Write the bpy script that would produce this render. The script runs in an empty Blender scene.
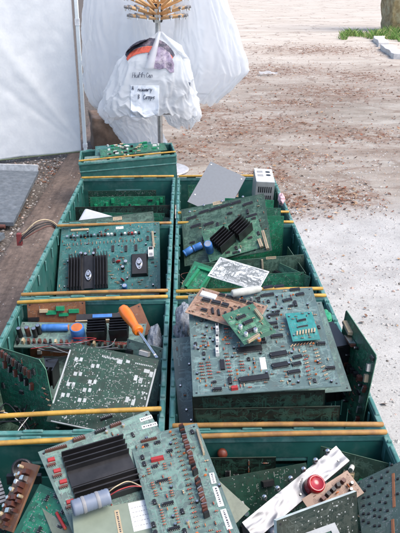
import bpy, bmesh, math, random
from mathutils import Vector, Matrix, noise
from mathutils.bvhtree import BVHTree
R = math.radians
scene = bpy.context.scene
COL = scene.collection

# ------------------------------------------------------------------ camera
cd = bpy.data.cameras.new('camera'); cam = bpy.data.objects.new('camera', cd); COL.objects.link(cam)
cd.sensor_fit = 'VERTICAL'; cd.sensor_height = 36; cd.lens = 36*700/533.33; cd.clip_end = 2000; cd.clip_start = .05
PITCH = math.atan(291/700.); YAW = math.atan(16/758.)
cam.location = (0, 0, 1.35); cam.rotation_euler = (math.pi/2-PITCH, 0, -YAW)
scene.camera = cam

# ------------------------------------------------------------------ light
w = bpy.data.worlds.new('World'); scene.world = w; w.use_nodes = True
nt = w.node_tree; bg = nt.nodes['Background']
sky = nt.nodes.new('ShaderNodeTexSky'); sky.sky_type = 'NISHITA'; sky.sun_disc = False
SUN_EL, SUN_AZ = 54, 112
sky.sun_elevation = R(SUN_EL); sky.sun_rotation = R(SUN_AZ); sky.dust_density = 3; sky.air_density = 1.0; sky.ozone_density = 1.0
nt.links.new(sky.outputs[0], bg.inputs[0]); bg.inputs[1].default_value = .15
sl = bpy.data.lights.new('sun', 'SUN'); sl.energy = 1.45; sl.angle = R(48); sl.color = (1, .95, .88)
so = bpy.data.objects.new('sun', sl); COL.objects.link(so)
sd = Vector((math.sin(R(SUN_AZ))*math.cos(R(SUN_EL)), math.cos(R(SUN_AZ))*math.cos(R(SUN_EL)), math.sin(R(SUN_EL))))
so.rotation_euler = sd.to_track_quat('Z', 'Y').to_euler(); so.location = (0, 0, 6)
vs = scene.view_settings; vs.view_transform = 'Standard'; vs.look = 'None'; vs.gamma = 1; vs.exposure = 1.1; vs.use_curve_mapping = False
scene.render.engine = 'CYCLES'; scene.cycles.use_denoising = True; scene.cycles.max_bounces = 6

# ------------------------------------------------------------------ materials
MATS = {}
def mat(name, col, rough=.5, metal=0., var=.25, scale=40., bump=0., spec=.5, detail=6, trans=0., alpha=1., stain=None, stain_scale=8., stain_amt=.5, rvar=.15):
    """procedural principled: base colour varied by two noises, optional stain colour, roughness variation, bump"""
    if name in MATS: return MATS[name]
    m = bpy.data.materials.new(name); m.use_nodes = True; t = m.node_tree; N = t.nodes; L = t.links
    b = N['Principled BSDF']; b.inputs['Roughness'].default_value = rough; b.inputs['Metallic'].default_value = metal
    b.inputs['Specular IOR Level'].default_value = spec
    tc = N.new('ShaderNodeTexCoord')
    n1 = N.new('ShaderNodeTexNoise'); n1.inputs['Scale'].default_value = scale; n1.inputs['Detail'].default_value = detail; n1.inputs['Roughness'].default_value = .65
    L.new(tc.outputs['Object'], n1.inputs['Vector'])
    cr = N.new('ShaderNodeValToRGB'); cr.color_ramp.elements[0].position = .3; cr.color_ramp.elements[1].position = .7
    c = Vector(col)
    cr.color_ramp.elements[0].color = (*(c*(1-var)), 1); cr.color_ramp.elements[1].color = (*[min(.95, x) for x in c*(1+var)], 1)
    L.new(n1.outputs['Fac'], cr.inputs[0]); outc = cr.outputs[0]
    if stain:
        n2 = N.new('ShaderNodeTexNoise'); n2.inputs['Scale'].default_value = stain_scale; n2.inputs['Detail'].default_value = 8; n2.inputs['Roughness'].default_value = .7
        L.new(tc.outputs['Object'], n2.inputs['Vector'])
        r2 = N.new('ShaderNodeValToRGB'); r2.color_ramp.elements[0].position = .48; r2.color_ramp.elements[1].position = .66
        r2.color_ramp.elements[1].color = (stain_amt,)*3+(1,)
        L.new(n2.outputs['Fac'], r2.inputs[0])
        mx = N.new('ShaderNodeMixRGB'); mx.inputs[2].default_value = (*stain, 1)
        L.new(r2.outputs[0], mx.inputs[0]); L.new(outc, mx.inputs[1]); outc = mx.outputs[0]
    L.new(outc, b.inputs['Base Color'])
    mr = N.new('ShaderNodeMapRange'); mr.inputs['To Min'].default_value = max(.03, rough-rvar); mr.inputs['To Max'].default_value = min(1, rough+rvar)
    L.new(n1.outputs['Fac'], mr.inputs['Value']); L.new(mr.outputs[0], b.inputs['Roughness'])
    if bump:
        bp = N.new('ShaderNodeBump'); bp.inputs['Strength'].default_value = bump; bp.inputs['Distance'].default_value = .004
        L.new(n1.outputs['Fac'], bp.inputs['Height']); L.new(bp.outputs[0], b.inputs['Normal'])
    if trans: b.inputs['Transmission Weight'].default_value = trans
    if alpha < 1: b.inputs['Alpha'].default_value = alpha
    MATS[name] = m; return m

C = dict(
 black=mat('black_plastic', (.012,.012,.014), .42, var=.4), anod=mat('black_anodised', (.010,.010,.012), .38, metal=0, var=.5, stain=(.035,.03,.03), stain_amt=.3),
 brown=mat('brown_resin', (.10,.035,.025), .45), red=mat('red_resin', (.33,.03,.03), .4), tan=mat('tan_plastic', (.42,.33,.21), .5),
 white=mat('white_plastic', (.62,.62,.60), .5), grey=mat('grey_plastic', (.22,.22,.23), .5), silver=mat('bright_metal', (.62,.62,.62), .3, metal=1),
 orange=mat('orange_resin', (.5,.14,.04), .45), blue=mat('blue_sleeve', (.05,.17,.45), .35, var=.3), greenp=mat('green_plastic', (.015,.22,.10), .35),
 copper=mat('copper_strip', (.33,.13,.06), .45, metal=.5), lampred=mat('red_lens', (.30,.006,.012), .12, var=.3, spec=.8), lead=mat('solder_tin', (.24,.25,.24), .55, metal=.35),
 sticker=mat('paper_label', (.72,.72,.70), .7, var=.06), ink=mat('label_ink', (.05,.05,.06), .7))
C['blueorange'] = C['blue']

# ------------------------------------------------------------------ mesh helpers
class MB:
    def __init__(s): s.v=[]; s.f=[]; s.m=[]; s.mats=[]; s.smooth=[]
    def mi(s, m):
        if m not in s.mats: s.mats.append(m)
        return s.mats.index(m)
    def add(s, vs, fs, m, M=None, smooth=False):
        o=len(s.v); i=s.mi(m)
        for p in vs:
            s.v.append(tuple(M @ Vector(p)) if M is not None else tuple(p))
        for f in fs: s.f.append(tuple(o+k for k in f)); s.m.append(i); s.smooth.append(smooth)
    def box(s, x0,x1,y0,y1,z0,z1, m, M=None, taper=0.):
        t=taper; vs=[(x0,y0,z0),(x1,y0,z0),(x1,y1,z0),(x0,y1,z0),(x0+t,y0+t,z1),(x1-t,y0+t,z1),(x1-t,y1-t,z1),(x0+t,y1-t,z1)]
        s.add(vs,[(3,2,1,0),(4,5,6,7),(0,1,5,4),(1,2,6,5),(2,3,7,6),(3,0,4,7)],m,M)
    def lathe(s, prof, m, n=14, M=None, axis='z', caps=True, smooth=True):
        vs=[]; fs=[]
        for (r,z) in prof:
            for k in range(n):
                a=2*math.pi*k/n; p=(r*math.cos(a), r*math.sin(a), z)
                vs.append(p if axis=='z' else (z, p[0], p[1]))
        for i in range(len(prof)-1):
            for k in range(n):
                fs.append((i*n+k, i*n+(k+1)%n, (i+1)*n+(k+1)%n, (i+1)*n+k))
        s.add(vs,fs,m,M,smooth)
        if caps:
            j=len(prof)-1
            s.add(vs[:n],[tuple(range(n-1,-1,-1))],m,M); s.add(vs[j*n:],[tuple(range(n))],m,M)
    def tube(s, pts, r, m, n=8, M=None):
        P=[Vector(p) for p in pts]; vs=[]; fs=[]
        up=Vector((.123,.31,.94))
        for i,p in enumerate(P):
            d=(P[min(i+1,len(P)-1)]-P[max(i-1,0)]).normalized()
            a=d.cross(up)
            if a.length<1e-3: a=d.cross(Vector((1,0,0)))
            a.normalize(); b=d.cross(a); rr=r[i] if isinstance(r,(list,tuple)) else r
            for k in range(n):
                t=2*math.pi*k/n; vs.append(p+(a*math.cos(t)+b*math.sin(t))*rr)
        for i in range(len(P)-1):
            for k in range(n): fs.append((i*n+k,i*n+(k+1)%n,(i+1)*n+(k+1)%n,(i+1)*n+k))
        s.add(vs,fs,m,M,True); j=(len(P)-1)*n
        s.add(vs[:n],[tuple(range(n))],m,M); s.add(vs[j:],[tuple(range(n-1,-1,-1))],m,M)
    def mesh(s, name):
        me=bpy.data.meshes.new(name); me.from_pydata(s.v,[],s.f)
        for m in s.mats: me.materials.append(m)
        me.polygons.foreach_set('material_index', s.m); me.polygons.foreach_set('use_smooth', s.smooth); me.update()
        return me
    def build(s, name, parent=None, M=None, bevel=0):
        me=s.mesh(name)
        bm=bmesh.new(); bm.from_mesh(me); bmesh.ops.recalc_face_normals(bm, faces=bm.faces)
        bm.to_mesh(me); bm.free()
        return link(name, me, parent, M, bevel)
def link(name, me, parent=None, M=None, bevel=0):
    o=bpy.data.objects.new(name, me); COL.objects.link(o)
    if parent is not None: o.parent=parent
    if M is not None: o.matrix_local=M
    if bevel:
        b=o.modifiers.new('bevel','BEVEL'); b.width=bevel; b.segments=2; b.limit_method='ANGLE'
    return o
def tag(o, label, cat=None, group=None, kind=None):
    if label: o['label']=label
    if cat: o['category']=cat
    if group: o['group']=group
    if kind: o['kind']=kind
    return o
def empty(name, loc=(0,0,0), M=None):
    o=bpy.data.objects.new(name,None); COL.objects.link(o); o.empty_display_size=.05
    if M is not None: o.matrix_world=M
    else: o.location=loc
    return o
def spline(pts, n=8):
    P=[Vector(p) for p in pts]; out=[]
    for i in range(len(P)-1):
        a=P[max(i-1,0)]; b=P[i]; c=P[i+1]; d=P[min(i+2,len(P)-1)]
        for k in range(n):
            t=k/n; out.append(.5*((2*b)+(c-a)*t+(2*a-5*b+4*c-d)*t*t+(-a+3*b-3*c+d)*t**3))
    out.append(P[-1]); return out
def pose(key):
    r,o,wd,ht=POSE[key]
    return Matrix(((r[0],r[1],r[2],o[0]),(r[3],r[4],r[5],o[1]),(r[6],r[7],r[8],o[2]),(0,0,0,1))), wd, ht
POSE = {
 'main': ([0.9981, -0.0229, -0.0576, 0.0101, 0.9769, -0.2134, 0.0612, 0.2124, 0.9753], [0.1445, 1.26, 0.6686], 0.2760, 0.3079),
 'front_up': ([0.9992, -0.0392, 0.0, 0.0, 0.0, -1.0, 0.0392, 0.9992, 0.0], [0.1377, 1.128, 0.541], 0.2519, 0.1600),
 'front_low': ([0.9999, -0.01, 0.0, 0.0, 0.0, -1.0, 0.01, 0.9999, 0.0], [0.1516, 1.118, 0.505], 0.2768, 0.1800),
 'teal': ([0.9929, -0.0859, -0.082, 0.0163, 0.7824, -0.6226, 0.1177, 0.6168, 0.7782], [0.0455, 1.27, 0.5646], 0.1411, 0.2039),
 'right_green': ([0.0709, 0.0954, -0.9929, -0.9974, 0.0174, -0.0695, 0.0106, 0.9953, 0.0964], [0.3544, 1.29, 0.5749], 0.2105, 0.1780),
 'under_main': ([0.9981, -0.0438, -0.0437, 0.0334, 0.9759, -0.2156, 0.0521, 0.2137, 0.9755], [0.1831, 1.3131, 0.615], 0.2707, 0.2868),
 'leftlean': ([0.6901, -0.1311, -0.7117, -0.6952, 0.1531, -0.7023, 0.201, 0.9795, 0.0146], [-0.344, 1.27, 0.5367], 0.2154, 0.1834),
 'pads': ([0.9768, 0.2118, 0.0304, -0.1538, 0.794, -0.5881, -0.1487, 0.5698, 0.8082], [-0.1689, 1.22, 0.573], 0.1875, 0.1751),
 'long': ([0.996, 0.0766, -0.0468, -0.0879, 0.938, -0.3352, 0.0182, 0.3379, 0.941], [-0.2676, 1.57, 0.5106], 0.3235, 0.0852),
 'brownL': ([0.9215, -0.3883, 0.0066, 0.2386, 0.5528, -0.7984, 0.3064, 0.7373, 0.6021], [-0.1599, 1.63, 0.5047], 0.1172, 0.0843),
 'L3': ([0.999, -0.0255, -0.0378, -0.001, 0.8164, -0.5775, 0.0455, 0.577, 0.8155], [-0.2545, 2.16, 0.4836], 0.3351, 0.2763),
 'L4a': ([1.0, -0.009, 0.0, 0.0006, 0.0698, -0.9976, 0.009, 0.9975, 0.0698], [-0.2624, 2.7923, 0.4192], 0.2808, 0.2200),
 'L4b': ([1.0, -0.0075, 0.0, 0.0005, 0.0698, -0.9976, 0.0075, 0.9975, 0.0698], [-0.2341, 2.713, 0.4275], 0.3019, 0.2000),
 'L4c': ([0.9999, -0.0152, 0.0, 0.0016, 0.1045, -0.9945, 0.0152, 0.9944, 0.1045], [-0.2419, 2.5695, 0.4323], 0.3648, 0.2000),
 'L4d': ([0.9928, -0.1198, -0.0058, 0.0675, 0.5979, -0.7987, 0.0991, 0.7926, 0.6017], [-0.271, 2.3, 0.5103], 0.3306, 0.1430),
 'greyslab': ([0.8958, 0.4028, -0.1877, -0.4264, 0.6604, -0.6181, -0.125, 0.6338, 0.7634], [-0.3249, 2.4, 0.5295], 0.1405, 0.0881),
 'plateR4': ([0.8996, 0.4103, 0.1497, -0.2524, 0.7681, -0.5884, -0.3564, 0.4916, 0.7946], [0.123, 2.64, 0.5785], 0.1559, 0.2293),
 'psu': ([0.9984, 0.0251, 0.05, -0.02, 0.9949, -0.099, -0.0523, 0.0979, 0.9938], [0.3136, 2.72, 0.6181], 0.0732, 0.1688),
 'olive': ([0.9699, -0.0461, -0.239, -0.098, 0.8248, -0.5568, 0.2228, 0.5635, 0.7955], [0.1309, 2.22, 0.5617], 0.2930, 0.2370),
 'hsboard': ([0.9633, -0.2074, -0.1706, 0.0537, 0.7712, -0.6343, 0.2631, 0.6018, 0.754], [0.1566, 2.165, 0.5486], 0.1930, 0.1229),
 'R3long': ([0.9968, -0.0803, 0.0, 0.0112, 0.1387, -0.9903, 0.0796, 0.9871, 0.1392], [0.1941, 1.9647, 0.4408], 0.3493, 0.2200),
 'R3low': ([0.999, -0.0454, 0.0, 0.0063, 0.139, -0.9903, 0.0449, 0.9892, 0.1392], [0.2039, 1.8661, 0.4426], 0.2903, 0.2000),
 'R3frame': ([0.8979, 0.4272, -0.1066, -0.4037, 0.702, -0.5867, -0.1758, 0.5698, 0.8028], [0.0339, 1.84, 0.5505], 0.0661, 0.0927),
 'R3g1': ([0.9988, 0.0483, 0.0, -0.0067, 0.139, -0.9903, -0.0479, 0.9891, 0.1392], [0.2216, 2.3819, 0.4833], 0.1760, 0.2600),
 'R3g2': ([0.9997, 0.0251, 0.0, -0.0035, 0.1391, -0.9903, -0.0249, 0.99, 0.1392], [0.231, 2.3119, 0.4738], 0.1959, 0.2600),
 'R3g3': ([0.9997, 0.0245, 0.0, -0.0034, 0.1391, -0.9903, -0.0243, 0.99, 0.1392], [0.231, 2.2519, 0.4644], 0.2021, 0.2600),
 'brownR': ([0.9159, 0.3998, 0.0352, -0.3799, 0.8918, -0.2456, -0.1296, 0.2116, 0.9687], [0.0846, 1.34, 0.6936], 0.1519, 0.0935),
 'greensm': ([0.9075, -0.416, -0.0586, 0.3856, 0.8801, -0.2772, 0.1669, 0.2289, 0.959], [0.1253, 1.265, 0.6976], 0.0731, 0.0966),
 'turq': ([0.9979, -0.0508, -0.0398, 0.0411, 0.9758, -0.2147, 0.0497, 0.2126, 0.9759], [0.2362, 1.27, 0.6877], 0.0559, 0.0878),
 'whiteb': ([0.8976, 0.4404, -0.0211, -0.4211, 0.842, -0.3374, -0.1308, 0.3117, 0.9411], [0.1386, 1.71, 0.6172], 0.1434, 0.0824),
 'R1back': ([1.0, -0.0008, 0.0, 0.0, 0.0523, -0.9986, 0.0008, 0.9986, 0.0523], [0.0971, 1.0492, 0.4194], 0.1311, 0.2200),
 'R1back2': ([0.9999, 0.0168, 0.0, -0.0009, 0.0523, -0.9986, -0.0168, 0.9985, 0.0523], [0.1824, 1.0392, 0.4021], 0.0444, 0.2200),
 'boardB': ([0.9688, -0.2386, -0.0675, 0.2293, 0.9657, -0.1221, 0.0943, 0.1028, 0.9902], [-0.0098, 0.865, 0.6201], 0.1181, 0.2651),
 'boardA': ([0.8817, -0.4642, 0.0851, 0.4661, 0.8282, -0.3113, 0.074, 0.3142, 0.9465], [-0.1077, 0.9, 0.6088], 0.1985, 0.2080),
 'module': ([0.9778, -0.2061, -0.0376, 0.2007, 0.973, -0.1144, 0.0602, 0.1043, 0.9927], [-0.1007, 0.79, 0.5961], 0.1299, 0.1246),
 'R1corner': ([0.7104, 0.6923, 0.1267, -0.6147, 0.698, -0.3674, -0.3428, 0.1831, 0.9214], [0.0423, 0.86, 0.5867], 0.0784, 0.0747),
 'silver': ([0.7694, -0.6087, 0.1936, 0.6147, 0.6234, -0.4832, 0.1734, 0.4908, 0.8539], [0.1827, 0.93, 0.5572], 0.2278, 0.0318),
 'brownR1': ([0.8643, -0.503, 0.0085, 0.4373, 0.7428, -0.507, 0.2487, 0.4419, 0.8619], [0.2371, 0.91, 0.5619], 0.0945, 0.0444),
 'clear': ([0.8188, -0.036, 0.573, 0.5483, 0.345, -0.7618, -0.1702, 0.9379, 0.3022], [0.1933, 0.8, 0.5697], 0.1676, 0.1161),
 'greyframe': ([0.9529, -0.3017, -0.0319, 0.2545, 0.8522, -0.4571, 0.1651, 0.4274, 0.8889], [0.1906, 0.77, 0.5947], 0.0630, 0.0457),
 'perf': ([0.7871, 0.132, -0.6025, -0.1354, 0.99, 0.04, 0.6017, 0.0501, 0.7971], [0.3132, 0.83, 0.5855], 0.1134, 0.2227),
 'bronze': ([0.7197, 0.3135, -0.6195, -0.6161, 0.6998, -0.3616, 0.3201, 0.6419, 0.6968], [-0.2818, 0.93, 0.5544], 0.0505, 0.1095),
 'L1green': ([0.8447, 0.416, -0.337, -0.5339, 0.7005, -0.4736, 0.0391, 0.5799, 0.8137], [-0.2202, 0.85, 0.5744], 0.0839, 0.0927),
 'L1pale': ([0.8749, -0.4518, -0.1743, 0.3942, 0.8736, -0.2856, 0.2813, 0.1812, 0.9424], [-0.1925, 0.83, 0.5771], 0.0293, 0.1200),
 'tray': ([0.9992, -0.0116, 0.0382, 0.0152, 0.9955, -0.094, -0.0369, 0.0945, 0.9948], [-1.1768, 4.25, 0.0871], 0.3621, 0.8507),
}
FITTED = {
 'main': [
  ('chip',-0.0208,-0.0379,0.07,0.0505,0.0155,0.0050,'black',0.0000),
  ('chip',-0.0207,-0.1215,0.09,0.0578,0.0155,0.0050,'black',0.0000),
  ('chip',0.0345,-0.0584,0.15,0.0347,0.0140,0.0050,'black',0.0000),
  ('chip',0.0331,-0.0897,0.16,0.0322,0.0140,0.0050,'black',0.0000),
  ('chip',0.0395,0.0649,0.15,0.0263,0.0095,0.0040,'black',0.0000),
  ('chip',0.0365,0.1351,0.13,0.0294,0.0095,0.0040,'black',0.0000),
  ('chip',0.0773,0.1126,0.23,0.0209,0.0095,0.0040,'black',0.0000),
  ('chip',0.0703,-0.0693,0.21,0.0187,0.0095,0.0040,'black',0.0000),
  ('chip',0.0653,-0.0888,0.21,0.0185,0.0095,0.0040,'black',0.0000),
  ('chip',0.0349,0.0373,0.06,0.0190,0.0095,0.0040,'black',0.0000),
  ('chip',0.0991,0.1482,0.05,0.0224,0.0095,0.0040,'black',0.0000),
  ('chip',0.0656,0.1632,0.05,0.0226,0.0095,0.0040,'black',0.0000),
  ('relay',-0.0809,0.0287,-1.58,0.0256,0.0075,0.0090,'white',0.0000),
  ('relay',-0.0830,-0.0056,-1.58,0.0246,0.0075,0.0090,'white',0.0000),
  ('relay',-0.0852,-0.0386,-1.58,0.0237,0.0075,0.0090,'white',0.0000),
  ('chip',-0.0103,0.0969,0.13,0.0220,0.0100,0.0042,'black',0.0000),
  ('chip',-0.0064,0.0725,0.12,0.0218,0.0100,0.0042,'black',0.0000),
  ('chip',0.0388,-0.0038,0.08,0.0249,0.0100,0.0042,'black',0.0000),
  ('chip',-0.0117,0.0015,0.08,0.0249,0.0100,0.0042,'black',0.0000),
  ('chip',0.0053,0.0339,0.11,0.0149,0.0100,0.0042,'black',0.0000),
  ('chip',0.0940,-0.0096,0.14,0.0190,0.0100,0.0042,'black',0.0000),
  ('chip',0.0571,-0.1102,0.13,0.0237,0.0100,0.0042,'black',0.0000),
  ('chip',-0.0776,-0.0771,-1.57,0.0283,0.0100,0.0042,'black',0.0000),
  ('chip',0.0410,0.1632,0.13,0.0229,0.0100,0.0042,'black',0.0000),
  ('chip',0.1073,0.1298,0.18,0.0184,0.0100,0.0042,'black',0.0000),
  ('resistor',-0.1188,-0.0687,0.00,0.0130,0.0028,0.0030,'brown',0.0000),
  ('resistor',-0.1184,-0.0771,0.00,0.0130,0.0028,0.0030,'red',0.0000),
  ('resistor',-0.1179,-0.0854,0.00,0.0130,0.0028,0.0030,'brown',0.0000),
  ('resistor',-0.1175,-0.0938,0.00,0.0130,0.0028,0.0030,'brown',0.0000),
  ('resistor',-0.1171,-0.1022,0.00,0.0130,0.0028,0.0030,'brown',0.0000),
  ('resistor',-0.1167,-0.1106,0.00,0.0130,0.0028,0.0030,'brown',0.0000),
  ('resistor',-0.1050,-0.0672,0.00,0.0120,0.0028,0.0030,'brown',0.0000),
  ('resistor',-0.1046,-0.0756,0.00,0.0120,0.0028,0.0030,'red',0.0000),
  ('resistor',-0.1043,-0.0840,0.00,0.0120,0.0028,0.0030,'brown',0.0000),
  ('resistor',-0.1039,-0.0924,0.00,0.0120,0.0028,0.0030,'red',0.0000),
  ('resistor',-0.1036,-0.1008,0.00,0.0120,0.0028,0.0030,'red',0.0000),
  ('resistor',-0.1032,-0.1092,0.00,0.0120,0.0028,0.0030,'brown',0.0000),
  ('resistor',-0.0677,-0.0456,0.00,0.0120,0.0028,0.0030,'brown',0.0000),
  ('resistor',-0.0671,-0.0558,0.00,0.0120,0.0028,0.0030,'brown',0.0000),
  ('resistor',-0.0665,-0.0660,0.00,0.0120,0.0028,0.0030,'red',0.0000),
  ('resistor',-0.0659,-0.0762,0.00,0.0120,0.0028,0.0030,'red',0.0000),
  ('resistor',-0.0653,-0.0864,0.00,0.0120,0.0028,0.0030,'red',0.0000),
  ('resistor',-0.0646,-0.0966,0.00,0.0120,0.0028,0.0030,'red',0.0000),
  ('resistor',-0.0640,-0.1068,0.00,0.0120,0.0028,0.0030,'brown',0.0000),
  ('resistor',-0.1107,0.0196,0.00,0.0110,0.0026,0.0030,'black',0.0000),
  ('resistor',-0.1104,0.0078,0.00,0.0110,0.0026,0.0030,'brown',0.0000),
  ('resistor',-0.1102,-0.0039,0.00,0.0110,0.0026,0.0030,'brown',0.0000),
  ('resistor',-0.1099,-0.0156,0.00,0.0110,0.0026,0.0030,'brown',0.0000),
  ('resistor',-0.1097,-0.0274,0.00,0.0110,0.0026,0.0030,'black',0.0000),
  ('resistor',-0.0623,0.0304,0.00,0.0110,0.0026,0.0030,'red',0.0000),
  ('resistor',-0.0624,0.0185,0.00,0.0110,0.0026,0.0030,'brown',0.0000),
  ('resistor',-0.0625,0.0066,0.00,0.0110,0.0026,0.0030,'brown',0.0000),
  ('resistor',-0.0626,-0.0053,0.00,0.0110,0.0026,0.0030,'brown',0.0000),
  ('resistor',-0.0626,-0.0171,0.00,0.0110,0.0026,0.0030,'red',0.0000),
  ('resistor',-0.0404,-0.0709,0.00,0.0110,0.0026,0.0030,'brown',0.0000),
  ('resistor',-0.0402,-0.0794,0.00,0.0110,0.0026,0.0030,'red',0.0000),
  ('resistor',-0.0400,-0.0879,0.00,0.0110,0.0026,0.0030,'brown',0.0000),
  ('resistor',-0.0398,-0.0963,0.00,0.0110,0.0026,0.0030,'red',0.0000),
  ('resistor',0.0860,-0.0559,0.35,0.0130,0.0028,0.0030,'tan',0.0000),
  ('resistor',0.0856,-0.0667,0.35,0.0130,0.0028,0.0030,'brown',0.0000),
  ('resistor',0.0852,-0.0775,0.35,0.0130,0.0028,0.0030,'red',0.0000),
  ('resistor',0.0848,-0.0884,0.35,0.0130,0.0028,0.0030,'tan',0.0000),
  ('resistor',0.0845,-0.0992,0.35,0.0130,0.0028,0.0030,'red',0.0000),
  ('resistor',0.0841,-0.1100,0.35,0.0130,0.0028,0.0030,'red',0.0000),
  ('resistor',0.0837,-0.1209,0.35,0.0130,0.0028,0.0030,'brown',0.0000),
  ('resistor',0.0833,-0.1317,0.35,0.0130,0.0028,0.0030,'brown',0.0000),
  ('resistor',0.1088,-0.0518,0.35,0.0120,0.0028,0.0030,'brown',0.0000),
  ('resistor',0.1089,-0.0616,0.35,0.0120,0.0028,0.0030,'tan',0.0000),
  ('resistor',0.1091,-0.0714,0.35,0.0120,0.0028,0.0030,'tan',0.0000),
  ('resistor',0.1093,-0.0813,0.35,0.0120,0.0028,0.0030,'tan',0.0000),
  ('resistor',0.1095,-0.0911,0.35,0.0120,0.0028,0.0030,'brown',0.0000),
  ('resistor',0.1137,-0.1019,0.50,0.0120,0.0028,0.0030,'tan',0.0000),
  ('resistor',0.1145,-0.1129,0.50,0.0120,0.0028,0.0030,'brown',0.0000),
  ('resistor',0.1153,-0.1239,0.50,0.0120,0.0028,0.0030,'tan',0.0000),
  ('resistor',0.1160,-0.1349,0.50,0.0120,0.0028,0.0030,'brown',0.0000),
  ('resistor',0.0637,-0.0356,0.90,0.0120,0.0028,0.0030,'tan',0.0000),
  ('resistor',0.0701,-0.0349,0.90,0.0120,0.0028,0.0030,'tan',0.0000),
  ('resistor',0.0766,-0.0343,0.90,0.0120,0.0028,0.0030,'brown',0.0000),
  ('resistor',0.0830,-0.0337,0.90,0.0120,0.0028,0.0030,'brown',0.0000),
  ('resistor',0.0894,-0.0331,0.90,0.0120,0.0028,0.0030,'brown',0.0000),
  ('resistor',0.0958,-0.0324,0.90,0.0120,0.0028,0.0030,'brown',0.0000),
  ('resistor',0.1022,-0.0318,0.90,0.0120,0.0028,0.0030,'tan',0.0000),
  ('resistor',-0.0682,-0.1400,1.57,0.0100,0.0026,0.0030,'tan',0.0000),
  ('resistor',-0.0614,-0.1391,1.57,0.0100,0.0026,0.0030,'red',0.0000),
  ('resistor',-0.0545,-0.1382,1.57,0.0100,0.0026,0.0030,'red',0.0000),
  ('resistor',-0.0477,-0.1373,1.57,0.0100,0.0026,0.0030,'red',0.0000),
  ('resistor',-0.0408,-0.1364,1.57,0.0100,0.0026,0.0030,'tan',0.0000),
  ('block',-0.0596,-0.1430,0.10,0.0133,0.0080,0.0060,'red',0.0000),
  ('block',0.0013,-0.0793,-1.57,0.0341,0.0120,0.0010,'white',0.0000),
  ('chip',0.0152,0.0228,0.00,0.0120,0.0080,0.0035,'black',0.0000),
  ('resistor',-0.0988,0.1444,0.00,0.0110,0.0027,0.0030,'tan',0.0000),
  ('resistor',0.0760,0.1444,0.00,0.0110,0.0027,0.0030,'tan',0.0000),
  ('resistor',-0.0608,0.1444,0.00,0.0110,0.0027,0.0030,'tan',0.0000),
  ('resistor',0.1216,0.0608,1.57,0.0110,0.0027,0.0030,'tan',0.0000),
  ('ecap',-0.1292,-0.0228,0.00,0.0060,0.0060,0.0080,'grey',0.0000),
  ('resistor',-0.1216,0.1444,0.00,0.0110,0.0027,0.0030,'tan',0.0000),
  ('ecap',-0.0304,0.1064,0.00,0.0060,0.0060,0.0080,'grey',0.0000),
  ('resistor',0.0684,0.1292,1.57,0.0110,0.0027,0.0030,'brown',0.0000),
  ('ecap',0.0000,0.1216,0.00,0.0060,0.0060,0.0080,'grey',0.0000),
 ],
 'L3': [
  ('block',-0.1442,0.0912,1.57,0.0075,0.0075,0.0100,'silver',0.0000),
  ('block',-0.1327,0.0913,1.57,0.0075,0.0075,0.0100,'black',0.0000),
  ('block',-0.1211,0.0914,1.57,0.0075,0.0075,0.0100,'silver',0.0000),
  ('block',-0.1096,0.0915,1.57,0.0075,0.0075,0.0100,'silver',0.0000),
  ('block',-0.0981,0.0917,1.57,0.0075,0.0075,0.0100,'black',0.0000),
  ('block',-0.0866,0.0918,1.57,0.0075,0.0075,0.0100,'black',0.0000),
  ('block',-0.0751,0.0919,1.57,0.0075,0.0075,0.0100,'black',0.0000),
  ('block',-0.0635,0.0921,1.57,0.0075,0.0075,0.0100,'black',0.0000),
  ('block',-0.0520,0.0922,1.57,0.0075,0.0075,0.0100,'silver',0.0000),
  ('block',-0.0405,0.0923,1.57,0.0075,0.0075,0.0100,'black',0.0000),
  ('block',-0.0290,0.0924,1.57,0.0075,0.0075,0.0100,'brown',0.0000),
  ('block',-0.0175,0.0926,1.57,0.0075,0.0075,0.0100,'brown',0.0000),
  ('block',-0.0059,0.0927,1.57,0.0075,0.0075,0.0100,'white',0.0000),
  ('block',0.0056,0.0928,1.57,0.0075,0.0075,0.0100,'white',0.0000),
  ('block',0.0171,0.0929,1.57,0.0075,0.0075,0.0100,'black',0.0000),
  ('block',0.0390,0.0925,1.57,0.0075,0.0085,0.0100,'black',0.0000),
  ('block',0.0509,0.0929,1.57,0.0075,0.0085,0.0100,'white',0.0000),
  ('block',0.0627,0.0932,1.57,0.0075,0.0085,0.0100,'brown',0.0000),
  ('block',0.0746,0.0935,1.57,0.0075,0.0085,0.0100,'red',0.0000),
  ('block',0.0865,0.0938,1.57,0.0075,0.0085,0.0100,'white',0.0000),
  ('block',0.0983,0.0941,1.57,0.0075,0.0085,0.0100,'black',0.0000),
  ('resistor',-0.1351,0.0621,1.57,0.0130,0.0030,0.0030,'grey',0.0000),
  ('resistor',-0.1223,0.0624,1.57,0.0130,0.0030,0.0030,'brown',0.0000),
  ('resistor',-0.1095,0.0626,1.57,0.0130,0.0030,0.0030,'grey',0.0000),
  ('resistor',-0.0967,0.0629,1.57,0.0130,0.0030,0.0030,'brown',0.0000),
  ('resistor',-0.0839,0.0631,1.57,0.0130,0.0030,0.0030,'grey',0.0000),
  ('resistor',-0.0711,0.0634,1.57,0.0130,0.0030,0.0030,'brown',0.0000),
  ('resistor',-0.0583,0.0636,1.57,0.0130,0.0030,0.0030,'brown',0.0000),
  ('resistor',-0.0455,0.0639,1.57,0.0130,0.0030,0.0030,'tan',0.0000),
  ('resistor',-0.0327,0.0641,1.57,0.0130,0.0030,0.0030,'grey',0.0000),
  ('resistor',-0.0199,0.0644,1.57,0.0130,0.0030,0.0030,'brown',0.0000),
  ('resistor',-0.0071,0.0646,1.57,0.0130,0.0030,0.0030,'grey',0.0000),
  ('resistor',0.0057,0.0649,1.57,0.0130,0.0030,0.0030,'tan',0.0000),
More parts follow.
